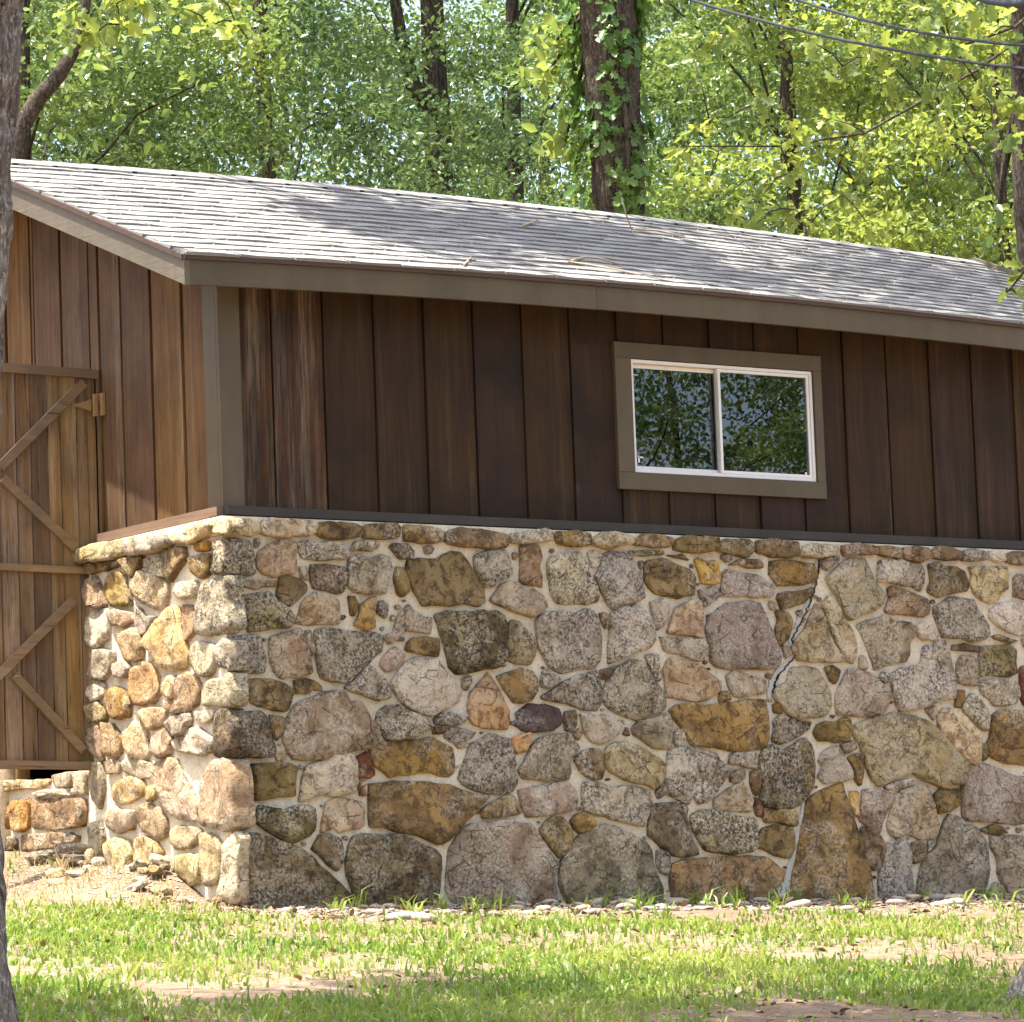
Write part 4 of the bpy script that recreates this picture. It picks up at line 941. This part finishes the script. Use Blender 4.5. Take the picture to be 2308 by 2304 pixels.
def bark_tube(mb, P, rad, sides=20, amp=.12, sub=10, freq=5.0, zf_=3.0, seed=0.0):
    """trunk with furrowed bark as geometry"""
    P = [Vector(p) for p in P]; pts_, rr = [], []
    for i in range(len(P)-1):
        for k in range(sub):
            t_ = k/sub; a = P[max(i-1, 0)]; b = P[i]; c_ = P[i+1]; d = P[min(i+2, len(P)-1)]
            pts_.append(.5*((2*b)+(c_-a)*t_+(2*a-5*b+4*c_-d)*t_*t_+(-a+3*b-3*c_+d)*t_**3)); rr.append(rad[i]+(rad[i+1]-rad[i])*t_)
    pts_.append(P[-1]); rr.append(rad[-1]); n = len(pts_); V = []
    X = Vector((1, 0, 0))
    for i in range(n):
        t_ = (pts_[min(i+1, n-1)]-pts_[max(i-1, 0)]).normalized(); X = (X-t_*X.dot(t_)).normalized(); Y = t_.cross(X); z = pts_[i].z
        for k in range(sides):
            th = 2*pi*k/sides; q = Vector((cos(th)*freq, sin(th)*freq, z*zf_+seed))
            w1 = noise.noise(q); w2 = noise.noise(Vector((q.x*2.3, q.y*2.3, z*zf_*1.6+seed+5)))
            d = 1+amp*((1-abs(w1)*2.2)*.7+w2*.5)
            V.append(pts_[i]+(X*cos(th)+Y*sin(th))*rr[i]*d)
    mb.add(V, [(i*sides+k, i*sides+(k+1) % sides, (i+1)*sides+(k+1) % sides, (i+1)*sides+k) for i in range(n-1) for k in range(sides)]+[tuple(range(sides))[::-1], tuple((n-1)*sides+k for k in range(sides))])
def limb(mb, a, b, r0, r1, sides=6, wob=.12):
    a, b = np.array(a, float), np.array(b, float); L = np.linalg.norm(b-a); n = max(4, int(L/.5)); P = []
    for i in range(n+1):
        t_ = i/n; p = a+(b-a)*t_+np.array([0, 0, .12*L*sin(pi*t_)]); 
        if 0 < i < n: p = p+rng.normal(size=3)*wob*L*.12
        P.append(p)
    mb.tube(P, [r0+(r1-r0)*i/n for i in range(n+1)], sides); return P
def tree_protos(k, h, r, crown_c, crown_r, ncl, csz, per, lsize, mat, seed):
    R = np.random.default_rng(seed); random.seed(seed)
    cl = crown_clusters((0, 0, crown_c), crown_r, ncl, csz, R)
    C = cluster_pts(cl, per, R); V, F = leaf_geo(C, lsize, R=R)
    cm = np_mesh('crown', V, F); cm.materials.append(mat); cm.polygons.foreach_set('use_smooth', [False]*len(cm.polygons))
    mb = MB(); lean = R.normal(size=2)*.03*h
    tp = [(lean[0]*t_**2, lean[1]*t_**2, h*t_-.3) for t_ in np.linspace(0, .95, 7)]
    bark_tube(mb, tp, [r*1.35]+[r*(1-.75*t_) for t_ in np.linspace(.12, .95, 6)], 14, .1, 6)
    for c_, rr in cl[::6]:
        z0 = max(h*.18, c_[2]-abs(c_[0])*.8-.8); t_ = min(.93, z0/h); limb(mb, (lean[0]*t_**2, lean[1]*t_**2, z0), c_, r*.22*(1-t_*.6), .008, 5)
    tm = mb.mesh('trunk'); tm.materials.append(M_BARKD); tm.polygons.foreach_set('use_smooth', [True]*len(tm.polygons)); return tm, cm
def place_tree(proto, loc, rot, sc, name, label, group):
    e = empty(name, loc); e.rotation_euler = (0, 0, rot); e.scale = (sc, sc, sc); tag(e, label, 'tree', group)
    for nm, me in (('trunk', proto[0]), ('crown', proto[1])):
        o = bpy.data.objects.new(nm, me); COL.objects.link(o); o.parent = e
    return e
PR = [tree_protos(0, 13.5, .13, 7.6, (3.0, 3.0, 5.6), 150, .56, 860, .084, M_LEAF, 11),
      tree_protos(1, 14.5, .14, 8.0, (3.3, 3.3, 6.0), 160, .56, 860, .084, M_LEAFD, 12),
      tree_protos(2, 12.5, .11, 7.0, (2.8, 2.8, 5.4), 140, .54, 860, .082, M_LEAF, 13),
      tree_protos(3, 11.0, .1, 6.4, (2.7, 2.7, 4.8), 130, .52, 900, .084, M_LEAFY, 14)]
def on_ground(px, d):
    p = at(px, 1200, d); return (p[0], p[1], gz(p[0], p[1], False)-.05)
FRONT = {60: 'mid green leafy tree behind the leaning grey limbs at the left', 640: 'dark green broad tree above the left half of the ridge', 1180: 'dark green broad tree just left of the vine clad trunk', 1830: 'mid green leafy tree right of the vine clad trunk', 2300: 'yellow green leafy tree around the slim trunk at the right edge', 2150: 'mid green tree behind the yellow green leaves at the right'}
for px, d, k, rot, sc in ((60, 36, 0, .3, .74), (640, 38, 1, 1.2, .76), (1180, 42, 1, 2.5, .8), (1830, 34, 2, .8, .78), (2300, 32, 3, 2.2, .74), (2150, 40, 0, 4.0, .8),
                          (330, 46, 2, 5.1, .85), (1560, 47, 2, 1.9, .85), (2420, 47, 2, .2, .9),
                          (40, 56, 2, 2.9, 1.0), (655, 58, 1, 4.4, .95), (1210, 60, 0, .9, 1.0), (2350, 58, 0, 1.4, 1.0),
                          (-700, 44, 1, .7, .9), (-1300, 48, 0, 2.0, 1.0), (3050, 44, 0, 3.7, .9), (3700, 50, 1, 1.1, 1.0)):
    place_tree(PR[k], on_ground(px, d), rot, sc, 'forest_tree', FRONT.get(px, 'leafy tree standing deeper in the wood behind the barn'), 'trees of the wood behind the barn')
# trees across the lawn that the window reflects
for x, y, k, rot, sc in ((14.5, -16.8, 1, 2.3, .85), (22.4, -25, 0, .3, .86), (33, -38, 0, 1.7, .75), (20, -36, 2, 3.0, .8), (40, -44, 1, 4.1, 1.0), (29, -50, 2, 5.0, 1.0)):
    place_tree(PR[k], (x, y, gz(x, y, False)-.05), rot, sc, 'lawn_tree', 'leafy tree across the lawn seen mirrored in the window panes', 'trees mirrored in the window')

def custom_tree(name, label, base, trunk_pts, trunk_r, clusters, per, lsize, lmat, bmat, sides=24, amp=.12, sub=14, tpl=T_SIMPLE, limbs=True, freq=5.0, zf_=3.0, limb_from=None, lr=.05):
    e = empty(name, base); tag(e, label, 'tree'); b0 = np.array(base); mb = MB()
    bark_tube(mb, [np.array(p)-b0 for p in trunk_pts], trunk_r, sides, amp, sub, freq, zf_)
    if limbs:
        for c_, rr in clusters:
            src = min((limb_from or trunk_pts[len(trunk_pts)//2:]), key=lambda p: np.linalg.norm(np.array(p)-np.array(c_)+np.array([0, 0, 1.2]))); limb(mb, np.array(src)-b0, np.array(c_)-b0, lr, .01, 5)
    o = mb.build('trunk', bmat, e, True)
    C = cluster_pts(clusters, per)-b0; V, F = leaf_geo(C, lsize, tpl=tpl); me = np_mesh('crown', V, F); link('crown', me, lmat, e)
    return e
# near trunk on the left picture edge, crown above the picture shading the lawn
DT = 13.0; pe = [(-200, 70), (0, 56), (180, 48), (360, 36), (540, 27), (720, 20), (840, 10), (1000, 2), (1300, -8), (1600, -9), (1850, 0), (2050, 12), (2180, 26), (2304, 50), (2420, 90)]
rad = [.24, .245, .25, .25, .25, .252, .252, .252, .255, .26, .265, .275, .29, .32, .37]
tp = [at(px-10-r*FPX/DT*1.06, py, DT) for (px, py), r in zip([(b, a) for a, b in pe], rad)]
base = (tp[-1][0], tp[-1][1], gz(tp[-1][0], tp[-1][1], False)); up_ = [tp[0]+np.array([-.1*k, .05*k, 1.3*k]) for k in range(6, 0, -1)]
trunk = [np.array([base[0], base[1], base[2]-.15])]+tp[::-1]+[up_[-1-k] for k in range(6)]
trr = [.46]+rad[::-1]+[.24-.028*k for k in range(1, 7)]
tc = tp[0]+np.array([0, 0, 5.5])
custom_tree('oak_tree', 'grey furrowed oak trunk at the left edge of the picture', base, trunk, trr, crown_clusters(tc+np.array([1.0, 2.4, .5]), (4.0, 2.2, 1.5), 44, .6), 900, .14, M_LEAF, M_BARK, 56, .13, 12, freq=6.5, zf_=5.0)
# trunk just past the right picture edge, root flare on the lawn
DR = 18.6; RB = at(2402, 2150, DR); RB[2] = gz(RB[0], RB[1], False)
rt_ = [RB+np.array([0, 0, -.15]), RB+np.array([0, 0, .06]), RB+np.array([.0, 0, .2]), RB+np.array([.03, 0, .45]), RB+np.array([.0, .01, .75]), RB+np.array([.0, .01, .95]), RB+np.array([.1, 0, 1.4]), RB+np.array([.3, 0, 2.5]), RB+np.array([.5, .1, 4.2]), RB+np.array([.3, .2, 6.5]), RB+np.array([.1, .4, 9.0])]
custom_tree('oak_tree', 'rough speckled oak trunk at the right edge in front of the stone wall', tuple(RB), rt_, [.33, .22, .14, .09, .1, .105, .085, .085, .08, .06, .04], crown_clusters(RB+np.array([-1.4, .2, 8.0]), (2.8, 2.4, 1.8), 18, .55), 700, .14, M_LEAF, M_BARK, 40, .14, 10)
m = MB()
for ang, L in ((3.6, .75), (4.2, .5), (3.0, .55)):
    P = []
    for i in range(7):
        t_ = i/6; x, y = RB[0]+cos(ang+.25*sin(3*t_))*L*t_, RB[1]+sin(ang+.25*sin(3*t_))*L*t_; P.append((x, y, gz(x, y)+.05*(1-t_)**1.5-.01))
    m.tube(P, [.06*(1-.8*i/6) for i in range(7)], 8)
rts = m.build('oak_roots', M_BARK, None, True, tuple(RB)); rts.parent = [o for o in COL.objects if o.name.startswith('oak_tree')][-1]; rts.location = (0, 0, 0); rts.name = 'root'
# vine-clad trunk behind the barn
DV = 30.0; vp = [at(1362, -250, DV), at(1368, 0, DV), at(1380, 200, DV), at(1392, 380, DV), at(1397, 500, DV), at(1402, 650, DV)]
vb = np.array(on_ground(1412, DV)); vt = [vb, vb+(vp[-1]-vb)*.5]+vp[::-1]+[vp[0]+np.array([.05*k, -.1*k, 1.4*k]) for k in (1, 2, 3, 4)]
vr = [.26, .19, .165, .16, .158, .165, .172, .18, .15, .12, .09, .05]
vc = np.array([2.9, .9, 7.4])
custom_tree('vine_clad_tree', 'tall dark trunk wrapped in green vine rising behind the roof ridge', tuple(vb), vt, vr, crown_clusters(vc, (2.4, 1.1, .8), 17, .5)+[(at(1255, 90, 30.2), (.24, .22, .2)), (at(1270, 330, 30.2), (.2, .2, .22)), (at(1230, 170, 30.2), (.2, .2, .1))], 1200, .105, M_LEAFY, M_BARKD, 40, .15, 12, freq=7, zf_=4, lr=.02)
# the vine itself
C, Nn = [], []
for i in range(1500):
    f = rng.uniform(0, 1); py = -40+560*f; k_ = min(4, int(np.interp(py, [-250, 0, 200, 380, 500], [0, 1, 2, 3, 4]))); a_, b_ = vp[k_], vp[k_+1]
    ys_ = [-250, 0, 200, 380, 500, 650]; t_ = (py-ys_[k_])/(ys_[k_+1]-ys_[k_]); c_ = a_+(b_-a_)*t_; th = rng.uniform(0, 2*pi)
    facing = np.array([cos(th), sin(th), 0]); side = facing@CR; keep = (-.25+1.15*max(0, -side)**1.5+.6*max(0, side-.6)) if py > 110 else .6
    if py > 330: keep *= .75
    if noise.noise(Vector((cos(th)*1.6, sin(th)*1.6, c_[2]*2.2)))*1.6+.35 < rng.uniform(0, 1)*(1.3-keep): continue
    C.append(c_+facing*(.17+rng.uniform(0, .07)+.1*max(0, -side)*rng.uniform(0, 1))); Nn.append(facing+np.array([0, 0, .4]))
V, F = leaf_geo(np.array(C), .1, nrm=np.array(Nn), tpl=T_LOBED, droop=.8)
e = empty('climbing_vine', tuple(vb)); tag(e, 'green leafy vine climbing the tall trunk behind the roof', 'vine'); link('foliage', np_mesh('foliage', V-vb, F), M_IVY, e)
mb = MB(); mb.tube([vb+np.array([0, -.2, .1])-vb]+[p+np.array([-.05, -.19, 0])-vb for p in vp[::-1]], .014, 5); mb.build('stem', M_BARKD, e)
# tree behind the barn's left end, seen only by its shade over the roof
lb = np.array((-4.2, 5.2, gz(-4.2, 5.2, False)))
custom_tree('shade_tree', 'tall leafy oak overhanging the left of the barn roof', tuple(lb), [lb+np.array([0, 0, -.1]), lb+np.array([.1, 0, 2.5]), lb+np.array([.5, -.2, 5.5]), lb+np.array([1.4, -.6, 8.0]), lb+np.array([3.0, -1.2, 10])], [.3, .2, .18, .14, .06], crown_clusters((1.35, .75, 6.2), (1.7, .8, .7), 15, .42), 1300, .14, M_LEAF, M_BARK, 18, .1, 8)
# leaning grey limb tree on the left behind the ridge
gb = np.array(on_ground(20, 33))
gt = [gb, at(30, 700, 33), at(35, 360, 33), at(75, 240, 33), at(135, 165, 33), at(185, 60, 33), at(210, -150, 33)]
custom_tree('leaning_tree', 'leaning grey limbed tree behind the left end of the ridge', tuple(gb), gt, [.14, .09, .065, .06, .052, .04, .02], [(at(60+55*k, 60+150*random.random(), 33+random.uniform(-.6, .6)), (.38, .38, .26)) for k in range(8)]+[(at(90, -60, 33), (.5, .5, .4)), (at(340, 280, 33.2), (.35, .35, .25)), (at(160, 320, 33), (.3, .3, .2))], 150, .1, M_LEAF, M_BARKD, 14, .08, 8, limbs=False)
# dark forked trunk in the wood, centre left
fb = np.array(on_ground(985, 41)); ft = [fb, at(990, 600, 41), at(992, 440, 41), at(982, 200, 41), at(972, 0, 41), at(965, -300, 41)]
e = custom_tree('forked_tree', 'dark forked trunk in the wood left of the vine clad trunk', tuple(fb), ft, [.2, .13, .12, .11, .1, .02], [(at(1000, -350, 41), (1.2, 1.2, .8)), (at(880, -300, 41.5), (.9, .9, .6))], 120, .13, M_LEAFD, M_BARKD, 14, .1, 8)
mb = MB(); mb.tube([np.array(p)-fb for p in (at(985, 270, 41), at(930, 190, 41), at(905, 90, 41), at(870, -120, 41))], [.09, .075, .06, .04], 8); mb.build('limb', M_BARKD, e, True)
# hanging sprays of big leaves nearer the camera
def spray(name, label, d, blobs, per, lsize, mat, tw):
    b = at(*tw[0], d); e = empty(name, tuple(b)); tag(e, label, 'branch'); mb = MB()
    mb.tube([at(x, y, d)-b for x, y in tw], [.012*(1-.7*i/(len(tw)-1)) for i in range(len(tw))], 6)
    nodes = list(tw); left = [(x, y) for x, y, r in blobs]
    while left:                          # each leaf cluster hangs from the nearest twig
        x, y = min(left, key=lambda q: min((q[0]-n_[0])**2+(q[1]-n_[1])**2 for n_ in nodes)); left.remove((x, y)); q = min(nodes, key=lambda n_: (n_[0]-x)**2+(n_[1]-y)**2); nodes.append((x, y))
        mb.tube([at(*q, d)-b, at(q[0]*.6+x*.4+random.uniform(-9, 9), q[1]*.6+y*.4-9, d)-b, at(x, y, d)-b], [.006, .005, .003], 5)
    mb.build('twig', M_BARKD, e, True)
    C = cluster_pts([(at(x, y, d+random.uniform(-.3, .3)), (r*d/FPX, r*d/FPX, r*d/FPX*.8)) for x, y, r in blobs], per)
    V, F = leaf_geo(C-b, lsize, up=.5, tpl=T_LOBED, droop=.9); link('foliage', np_mesh('foliage', V, F), mat, e)
spray('oak_branch', 'yellow green oak branch hanging into the top left of the picture', 22.0, [(170, 25, 40), (215, 75, 42), (270, 55, 35), (260, 10, 45), (420, 20, 38), (470, 60, 30), (530, 50, 36), (500, 0, 45), (330, -10, 50), (560, 90, 18)], 1500, .105, M_LEAFY, [(50, -220), (150, -120), (330, -70), (560, -30)])
spray('oak_branch', 'broad leaved branch hanging under the cables at the top right', 25.0, [(1900, 150, 45), (1980, 110, 50), (2060, 90, 55), (2150, 120, 55), (2230, 80, 60), (2210, 190, 45), (2110, 200, 40), (2290, 230, 40), (2130, 20, 60), (1840, 100, 32), (2000, 180, 30), (2280, 320, 35)], 1700, .105, M_LEAFY, [(2420, -60), (2290, 60), (2150, 110), (1960, 130)])
spray('oak_branch', 'bright yellow green leaf sprays over the ridge right of the vine clad trunk', 29.5, [(1530, 345, 22), (1560, 300, 26), (1600, 280, 24), (1640, 265, 18), (1600, 400, 25), (1570, 430, 20), (1650, 480, 32), (1700, 510, 30), (1760, 470, 34), (1830, 500, 34), (1720, 440, 26), (1900, 440, 36), (1960, 510, 30), (1600, 90, 28), (1660, 75, 26), (1560, 120, 24), (1720, 230, 30), (1800, 300, 34), (1880, 270, 32), (1780, 390, 28)], 1500, .105, M_LEAFY, [(2500, -60), (2200, 160), (1950, 300), (1760, 330), (1620, 330), (1540, 330)])
spray('oak_branch', 'drooping leaf spray in front of the roof at the right edge', 19.0, [(2285, 640, 22), (2300, 670, 20), (2275, 655, 14), (2320, 610, 25)], 1500, .09, M_LEAF, [(2500, 480), (2380, 540), (2310, 610), (2270, 660)])
tb = np.array(on_ground(2330, 28)); tt_ = [tb, at(2330, 700, 28), at(2312, 450, 28), at(2305, 200, 28), at(2296, 0, 28), at(2290, -300, 28)]
custom_tree('edge_tree', 'slim brown trunk behind the roof at the top right edge', tuple(tb), tt_, [.13, .085, .075, .07, .062, .012], [(at(2330, 60, 28), (.35, .35, .3)), (at(2300, 420, 28), (.3, .3, .25)), (at(2250, 520, 28.2), (.25, .25, .2)), (at(2310, -350, 28), (.9, .9, .6))], 160, .12, M_LEAF, M_BARKD, 14, .1, 8)

# ------------------------------------------------------------------ overhead cables
for lab, a, b, r in (('upper thin black overhead cable at the top right', (1700, -12), (2340, 138), .0075), ('lower thin black overhead cable at the top right', (1440, -14), (2340, 192), .0075), ('thick black overhead cable crossing the top right corner', (2120, -32), (2330, 36), .017)):
    A, B = at(*a, 24.0), at(*b, 19.0); d_ = B-A; P = [A+d_*t_+np.array([0, 0, .25*(t_-.5)**2]) for t_ in np.linspace(-2.5, 3.5, 40)]
    m = MB(); m.tube([p-A for p in P], r, 6); o = m.build('power_cable', M_CABLE, None, True); o.location = Vector(A); tag(o, lab, 'cable')

# ------------------------------------------------------------------ twigs on the roof
def on_roof(px, py):
    D = ray(px, py); n_ = np.array([0, -PITCH_R, 1.0]); k_ = zf(2.5)+.148-PITCH_R*Y_E; t_ = (k_-CAM@n_)/(D@n_); p = CAM+D*t_; p[2] = ztop(p[0], p[1])+.022; return p
for lab, P, r in (('curved pale twig lying on the lower roof', [(1290, 598), (1302, 594), (1318, 589), (1350, 592), (1400, 606)], .008),
                  ('thin upright twig stuck near the roof ridge', [(1398, 458, .16), (1410, 495, .06), (1425, 525), (1426, 535)], .005),
                  ('short brown twig on the roof below the ridge', [(1180, 518), (1195, 512), (1212, 505)], .008),
                  ('long dry twig lying across the roof right of the upright twig', [(1428, 522), (1480, 524), (1545, 536)], .006),
                  ('thin twig tangle on the lower roof', [(1280, 600), (1330, 608), (1390, 618), (1450, 632), (1500, 628)], .005),
                  ('small twig at the eave edge of the roof', [(1046, 606), (1054, 598), (1062, 590)], .006)):
    W = []
    for q in P:
        w_ = on_roof(q[0], q[1])
        if len(q) > 2: w_ = W_last+np.array([0, 0, 0]) if False else on_roof(1425, 528)+np.array([(q[0]-1425)/420, 0, q[2]+.03])
        W.append(w_)
    m = MB(); m.tube([w_-W[0] for w_ in W], [r*(1-.4*i/len(W)) for i in range(len(W))], 6, True, .2); o = m.build('twig', M_TWIG, None, True); o.location = Vector(W[0]); tag(o, lab, 'twig')

# ------------------------------------------------------------------ rocks, river stones, gravel
import bmesh
def rock_mesh(seed, sx, sy, sz, amp=.22, sub=2):
    bm = bmesh.new(); bmesh.ops.create_icosphere(bm, subdivisions=sub, radius=1)
    for v_ in bm.verts:
        n_ = noise.noise(v_.co*1.3+Vector((seed*3.3, 0, 0)))*amp*1.6+noise.noise(v_.co*3.1+Vector((0, seed*2.1, 0)))*amp*.6
        p = v_.co*(1+n_); v_.co = Vector((p.x*sx, p.y*sy, max(-.75, min(.8, p.z))*sz))
    me = bpy.data.meshes.new('rock'); bm.to_mesh(me); bm.free(); return me
for i, (px, py, w_, h_, k_, lab) in enumerate(((164, 1914, .19, .055, 's', 'grey flat slab topmost of the loose stones by the threshold'), (165, 1938, .17, .05, 's', 'tan flat slab under the grey slab by the threshold'), (98, 1952, .17, .085, 's', 'dull grey boulder left of the flat slabs'),
                                  (203, 1926, .055, .08, 't', 'small tan stone wedged right of the flat slabs'), (222, 1938, .07, .05, 'l', 'white chunk of stone at the foot of the gable corner'), (150, 1966, .1, .06, 'b', 'brown stone in front of the flat slabs'))):
    p = unp(px, py, 0, -.24); g = gz(p[0], p[1])
    me = rock_mesh(i+50, w_*.5, w_*.4, h_*.6, .2, 3); o = link('loose_stone', me, S[k_], None, False); z = p[2] if i in (0,) else max(g+h_*.25, p[2]-.01)
    o.location = (p[0], p[1], z); o.rotation_euler = (0, random.uniform(-.12, .12), random.uniform(-.4, .4)-.6); tag(o, lab, 'stone')
RUB = [rock_mesh(k, .06, .045, .035, .3, 2) for k in range(5)]
for k in range(5): RUB[k].materials.append(S['ltqly'[k]])
for i in range(22):
    y = random.uniform(-.1, 1.12); x = -.16-abs(random.gauss(0, .16)); o = link('rubble_stone', RUB[i % 5], None); s_ = random.uniform(.4, 1.0)
    o.scale = (s_, s_, s_*random.uniform(.7, 1.1)); o.location = (x, y, gz(x, y)+.012*s_+.05*max(0, 1-(-x-.14)/.15)*random.random()); o.rotation_euler = (random.uniform(-.4, .4), random.uniform(-.4, .4), random.uniform(0, 6)); tag(o, 'pale broken rubble piled at the foot of the gable stone wall', 'stone', 'rubble along the gable foundation')
RIV = [rock_mesh(k+20, .05, .036, .02, .12, 2) for k in range(6)]
for me in RIV: me.materials.append(M_RIVER); me.polygons.foreach_set('use_smooth', [True]*len(me.polygons))
for i in range(120):
    x = random.uniform(-.05, 5.6); y = -.2-abs(random.gauss(0, .42)); s_ = random.uniform(.35, 1.0) if random.random() < .75 else random.uniform(.9, 1.6)
    o = link('river_stone', RIV[i % 6], None); o.scale = (s_, s_, s_); o.location = (x, y, gz(x, y)+.007*s_); o.rotation_euler = (random.uniform(-.2, .2), random.uniform(-.2, .2), random.uniform(0, 6)); tag(o, 'smooth river stone lying along the foot of the front stone wall', 'stone', 'river stones along the front wall')
mb = MB(); oct_ = [(1,0,0),(-1,0,0),(0,1,0),(0,-1,0),(0,0,1),(0,0,-.5)]; of = [(0,2,4),(2,1,4),(1,3,4),(3,0,4),(2,0,5),(1,2,5),(3,1,5),(0,3,5)]
for i in range(5200):
    if i < 3400: x, y = random.uniform(-.2, 6.2), -.16-abs(random.gauss(0, .33))
    elif i < 4300: x, y = -.14-abs(random.gauss(0, .3)), random.uniform(-.5, 1.7)
    else: x, y = random.uniform(-6, 4), random.uniform(-7, -.3)
    s_ = random.uniform(.005, .016); a_ = random.uniform(0, 6); z = gz(x, y)
    mb.add([(x+s_*(p[0]*cos(a_)-p[1]*sin(a_))*random.uniform(.7, 1.4), y+s_*(p[0]*sin(a_)+p[1]*cos(a_))*random.uniform(.7, 1.3), z+s_*p[2]*.6) for p in oct_], of)
tag(mb.build('gravel', M_RIVER), 'small pale gravel scattered along the foot of the walls', 'gravel', kind='stuff')

# ------------------------------------------------------------------ grass, dry grass, litter
def blades(pts_, hmin, hmax, wd, R=rng, bend=.6):
    n = len(pts_); P = np.array(pts_); h = R.uniform(hmin, hmax, n)*(.65+.7*R.uniform(0, 1, n)**2); a = R.uniform(0, 2*pi, n); b = R.uniform(.1, bend, n)*h*1.4; t_ = R.uniform(0, 2*pi, n)
    dx = np.stack([np.cos(a), np.sin(a), np.zeros(n)], 1)*(wd*R.uniform(.6, 1.4, n))[:, None]; lean = np.stack([np.cos(t_), np.sin(t_), np.zeros(n)], 1)
    V = np.zeros((n, 6, 3)); z = np.array([0, 0, 1.0])
    V[:, 0] = P-dx-z*.01; V[:, 1] = P+dx-z*.01; m_ = P+lean*(b*.3)[:, None]+z*(h*.55)[:, None]; V[:, 2] = m_+dx*.8; V[:, 3] = m_-dx*.8
    tip = P+lean*b[:, None]+z*(h*(1-.25*b/h))[:, None]; V[:, 4] = tip+dx*.08; V[:, 5] = tip-dx*.08
    i = np.arange(n)[:, None]*6; F = np.concatenate([i+np.array([[0, 1, 2, 3]]), i+np.array([[3, 2, 4, 5]])]); return V.reshape(-1, 3), F
def dens(x, y):
    d = .44+1.2*noise.noise(Vector((x*.75, y*.75+4, .2)))+.55*noise.noise(Vector((x*2.3, y*2.3, 5.2)))
    if x > -.12: d *= sstep(-.5, -1.6, y) if y < 0 else 0
    else: d *= sstep(.0, .75, math.hypot(min(0, x+.12), 0)) if y > -.3 else sstep(.1, .7, math.hypot(min(0, x+.05)*1.0, min(0, y+.1)))
    d *= 1-.55*sstep(-1.5, 2.0, x)*sstep(-6, -3, y); return d
gp, dp_ = [], []
while len(gp) < 50000:
    x, y = random.uniform(-9, 6.5), random.uniform(-9.5, 2.5)
    q = (x-CAM[0])*_rt[0]+(y-CAM[1])*_rt[1]; dd = (x-CAM[0])*sin(YAW)+(y-CAM[1])*cos(YAW)
    if abs(q) > dd*.112+1.6 or dd < 13.2 or (x > -.15 and y > -.2): continue
    if abs(q) > dd*.112+.35 and random.random() < .55: continue
    d = dens(x, y)
    if random.random() < d: gp.append((x, y, gz(x, y)))
    elif random.random() < .012: dp_.append((x, y, gz(x, y)))
V, F = blades(gp, .022, .06, .006, bend=1.15); grass = link('grass', np_mesh('grass', V, F), M_GRASS); tag(grass, 'patchy yellow green lawn grass in front of the barn', 'grass', kind='stuff')
for i in range(1500):
    x = -.2-abs(random.gauss(0, .45)); y = random.uniform(-.6, 1.9); dp_.append((x, y, gz(x, y)))
V, F = blades(dp_, .02, .06, .003, bend=1.2); tag(link('dry_grass', np_mesh('dry_grass', V, F), M_DRY), 'dry straw coloured grass among the lawn and by the gable wall', 'grass', kind='stuff')
tf = []
for _ in range(150):
    x, y = random.uniform(-5, 3), random.uniform(-6.5, -.8)
    if dens(x, y) > .3:
        for k in range(random.randint(6, 14)): tf.append((x+random.gauss(0, .03), y+random.gauss(0, .03), gz(x, y)))
for _ in range(60):
    x, y = random.uniform(-.1, 5.5), -.22-abs(random.gauss(0, .3))
    for k in range(random.randint(3, 9)): tf.append((x+random.gauss(0, .02), y+random.gauss(0, .02), gz(x, y)))
V, F = blades(tf, .06, .13, .0065, bend=1.2); tag(link('tall_grass', np_mesh('tall_grass', V, F), M_GRASS), 'taller coarse grass tufts standing in the lawn', 'grass', kind='stuff')
p = unp(135, 1975, 0, -.35)
V, F = blades([(p[0]+random.gauss(0, .03), p[1]+random.gauss(0, .03), gz(p[0], p[1])) for _ in range(26)], .08, .17, .004, bend=1.0)
o = link('weed', np_mesh('weed', V-np.array([p[0], p[1], gz(p[0], p[1])]), F), M_DRY); o.location = (p[0], p[1], gz(p[0], p[1])); tag(o, 'dry straw tuft in front of the loose flat slabs', 'weed')
t = NT('leaf_litter'); M_LIT = t.fin(t.mix(t.new('ShaderNodeNewGeometry').outputs['Random Per Island'], (.16,.1,.055), (.36,.26,.16)), .85)
L = []
for _ in range(900):
    x, y = random.uniform(-.3, 5.5), -.19-abs(random.gauss(0, .4)); L.append((x, y, gz(x, y)+.006))
while len(L) < 3700:
    x, y = random.uniform(-6.5, 5), random.uniform(-8, -.25)
    if noise.noise(Vector((x*.6+9, y*.6, 1)))+.25 > random.random()*.9: L.append((x, y, gz(x, y)+.006))
V, F = leaf_geo(np.array(L), .045, up=3.0, droop=0); tag(link('leaf_litter', np_mesh('leaf_litter', V, F), M_LIT), 'brown fallen leaves and bark bits on the bare soil', 'leaf litter', kind='stuff')
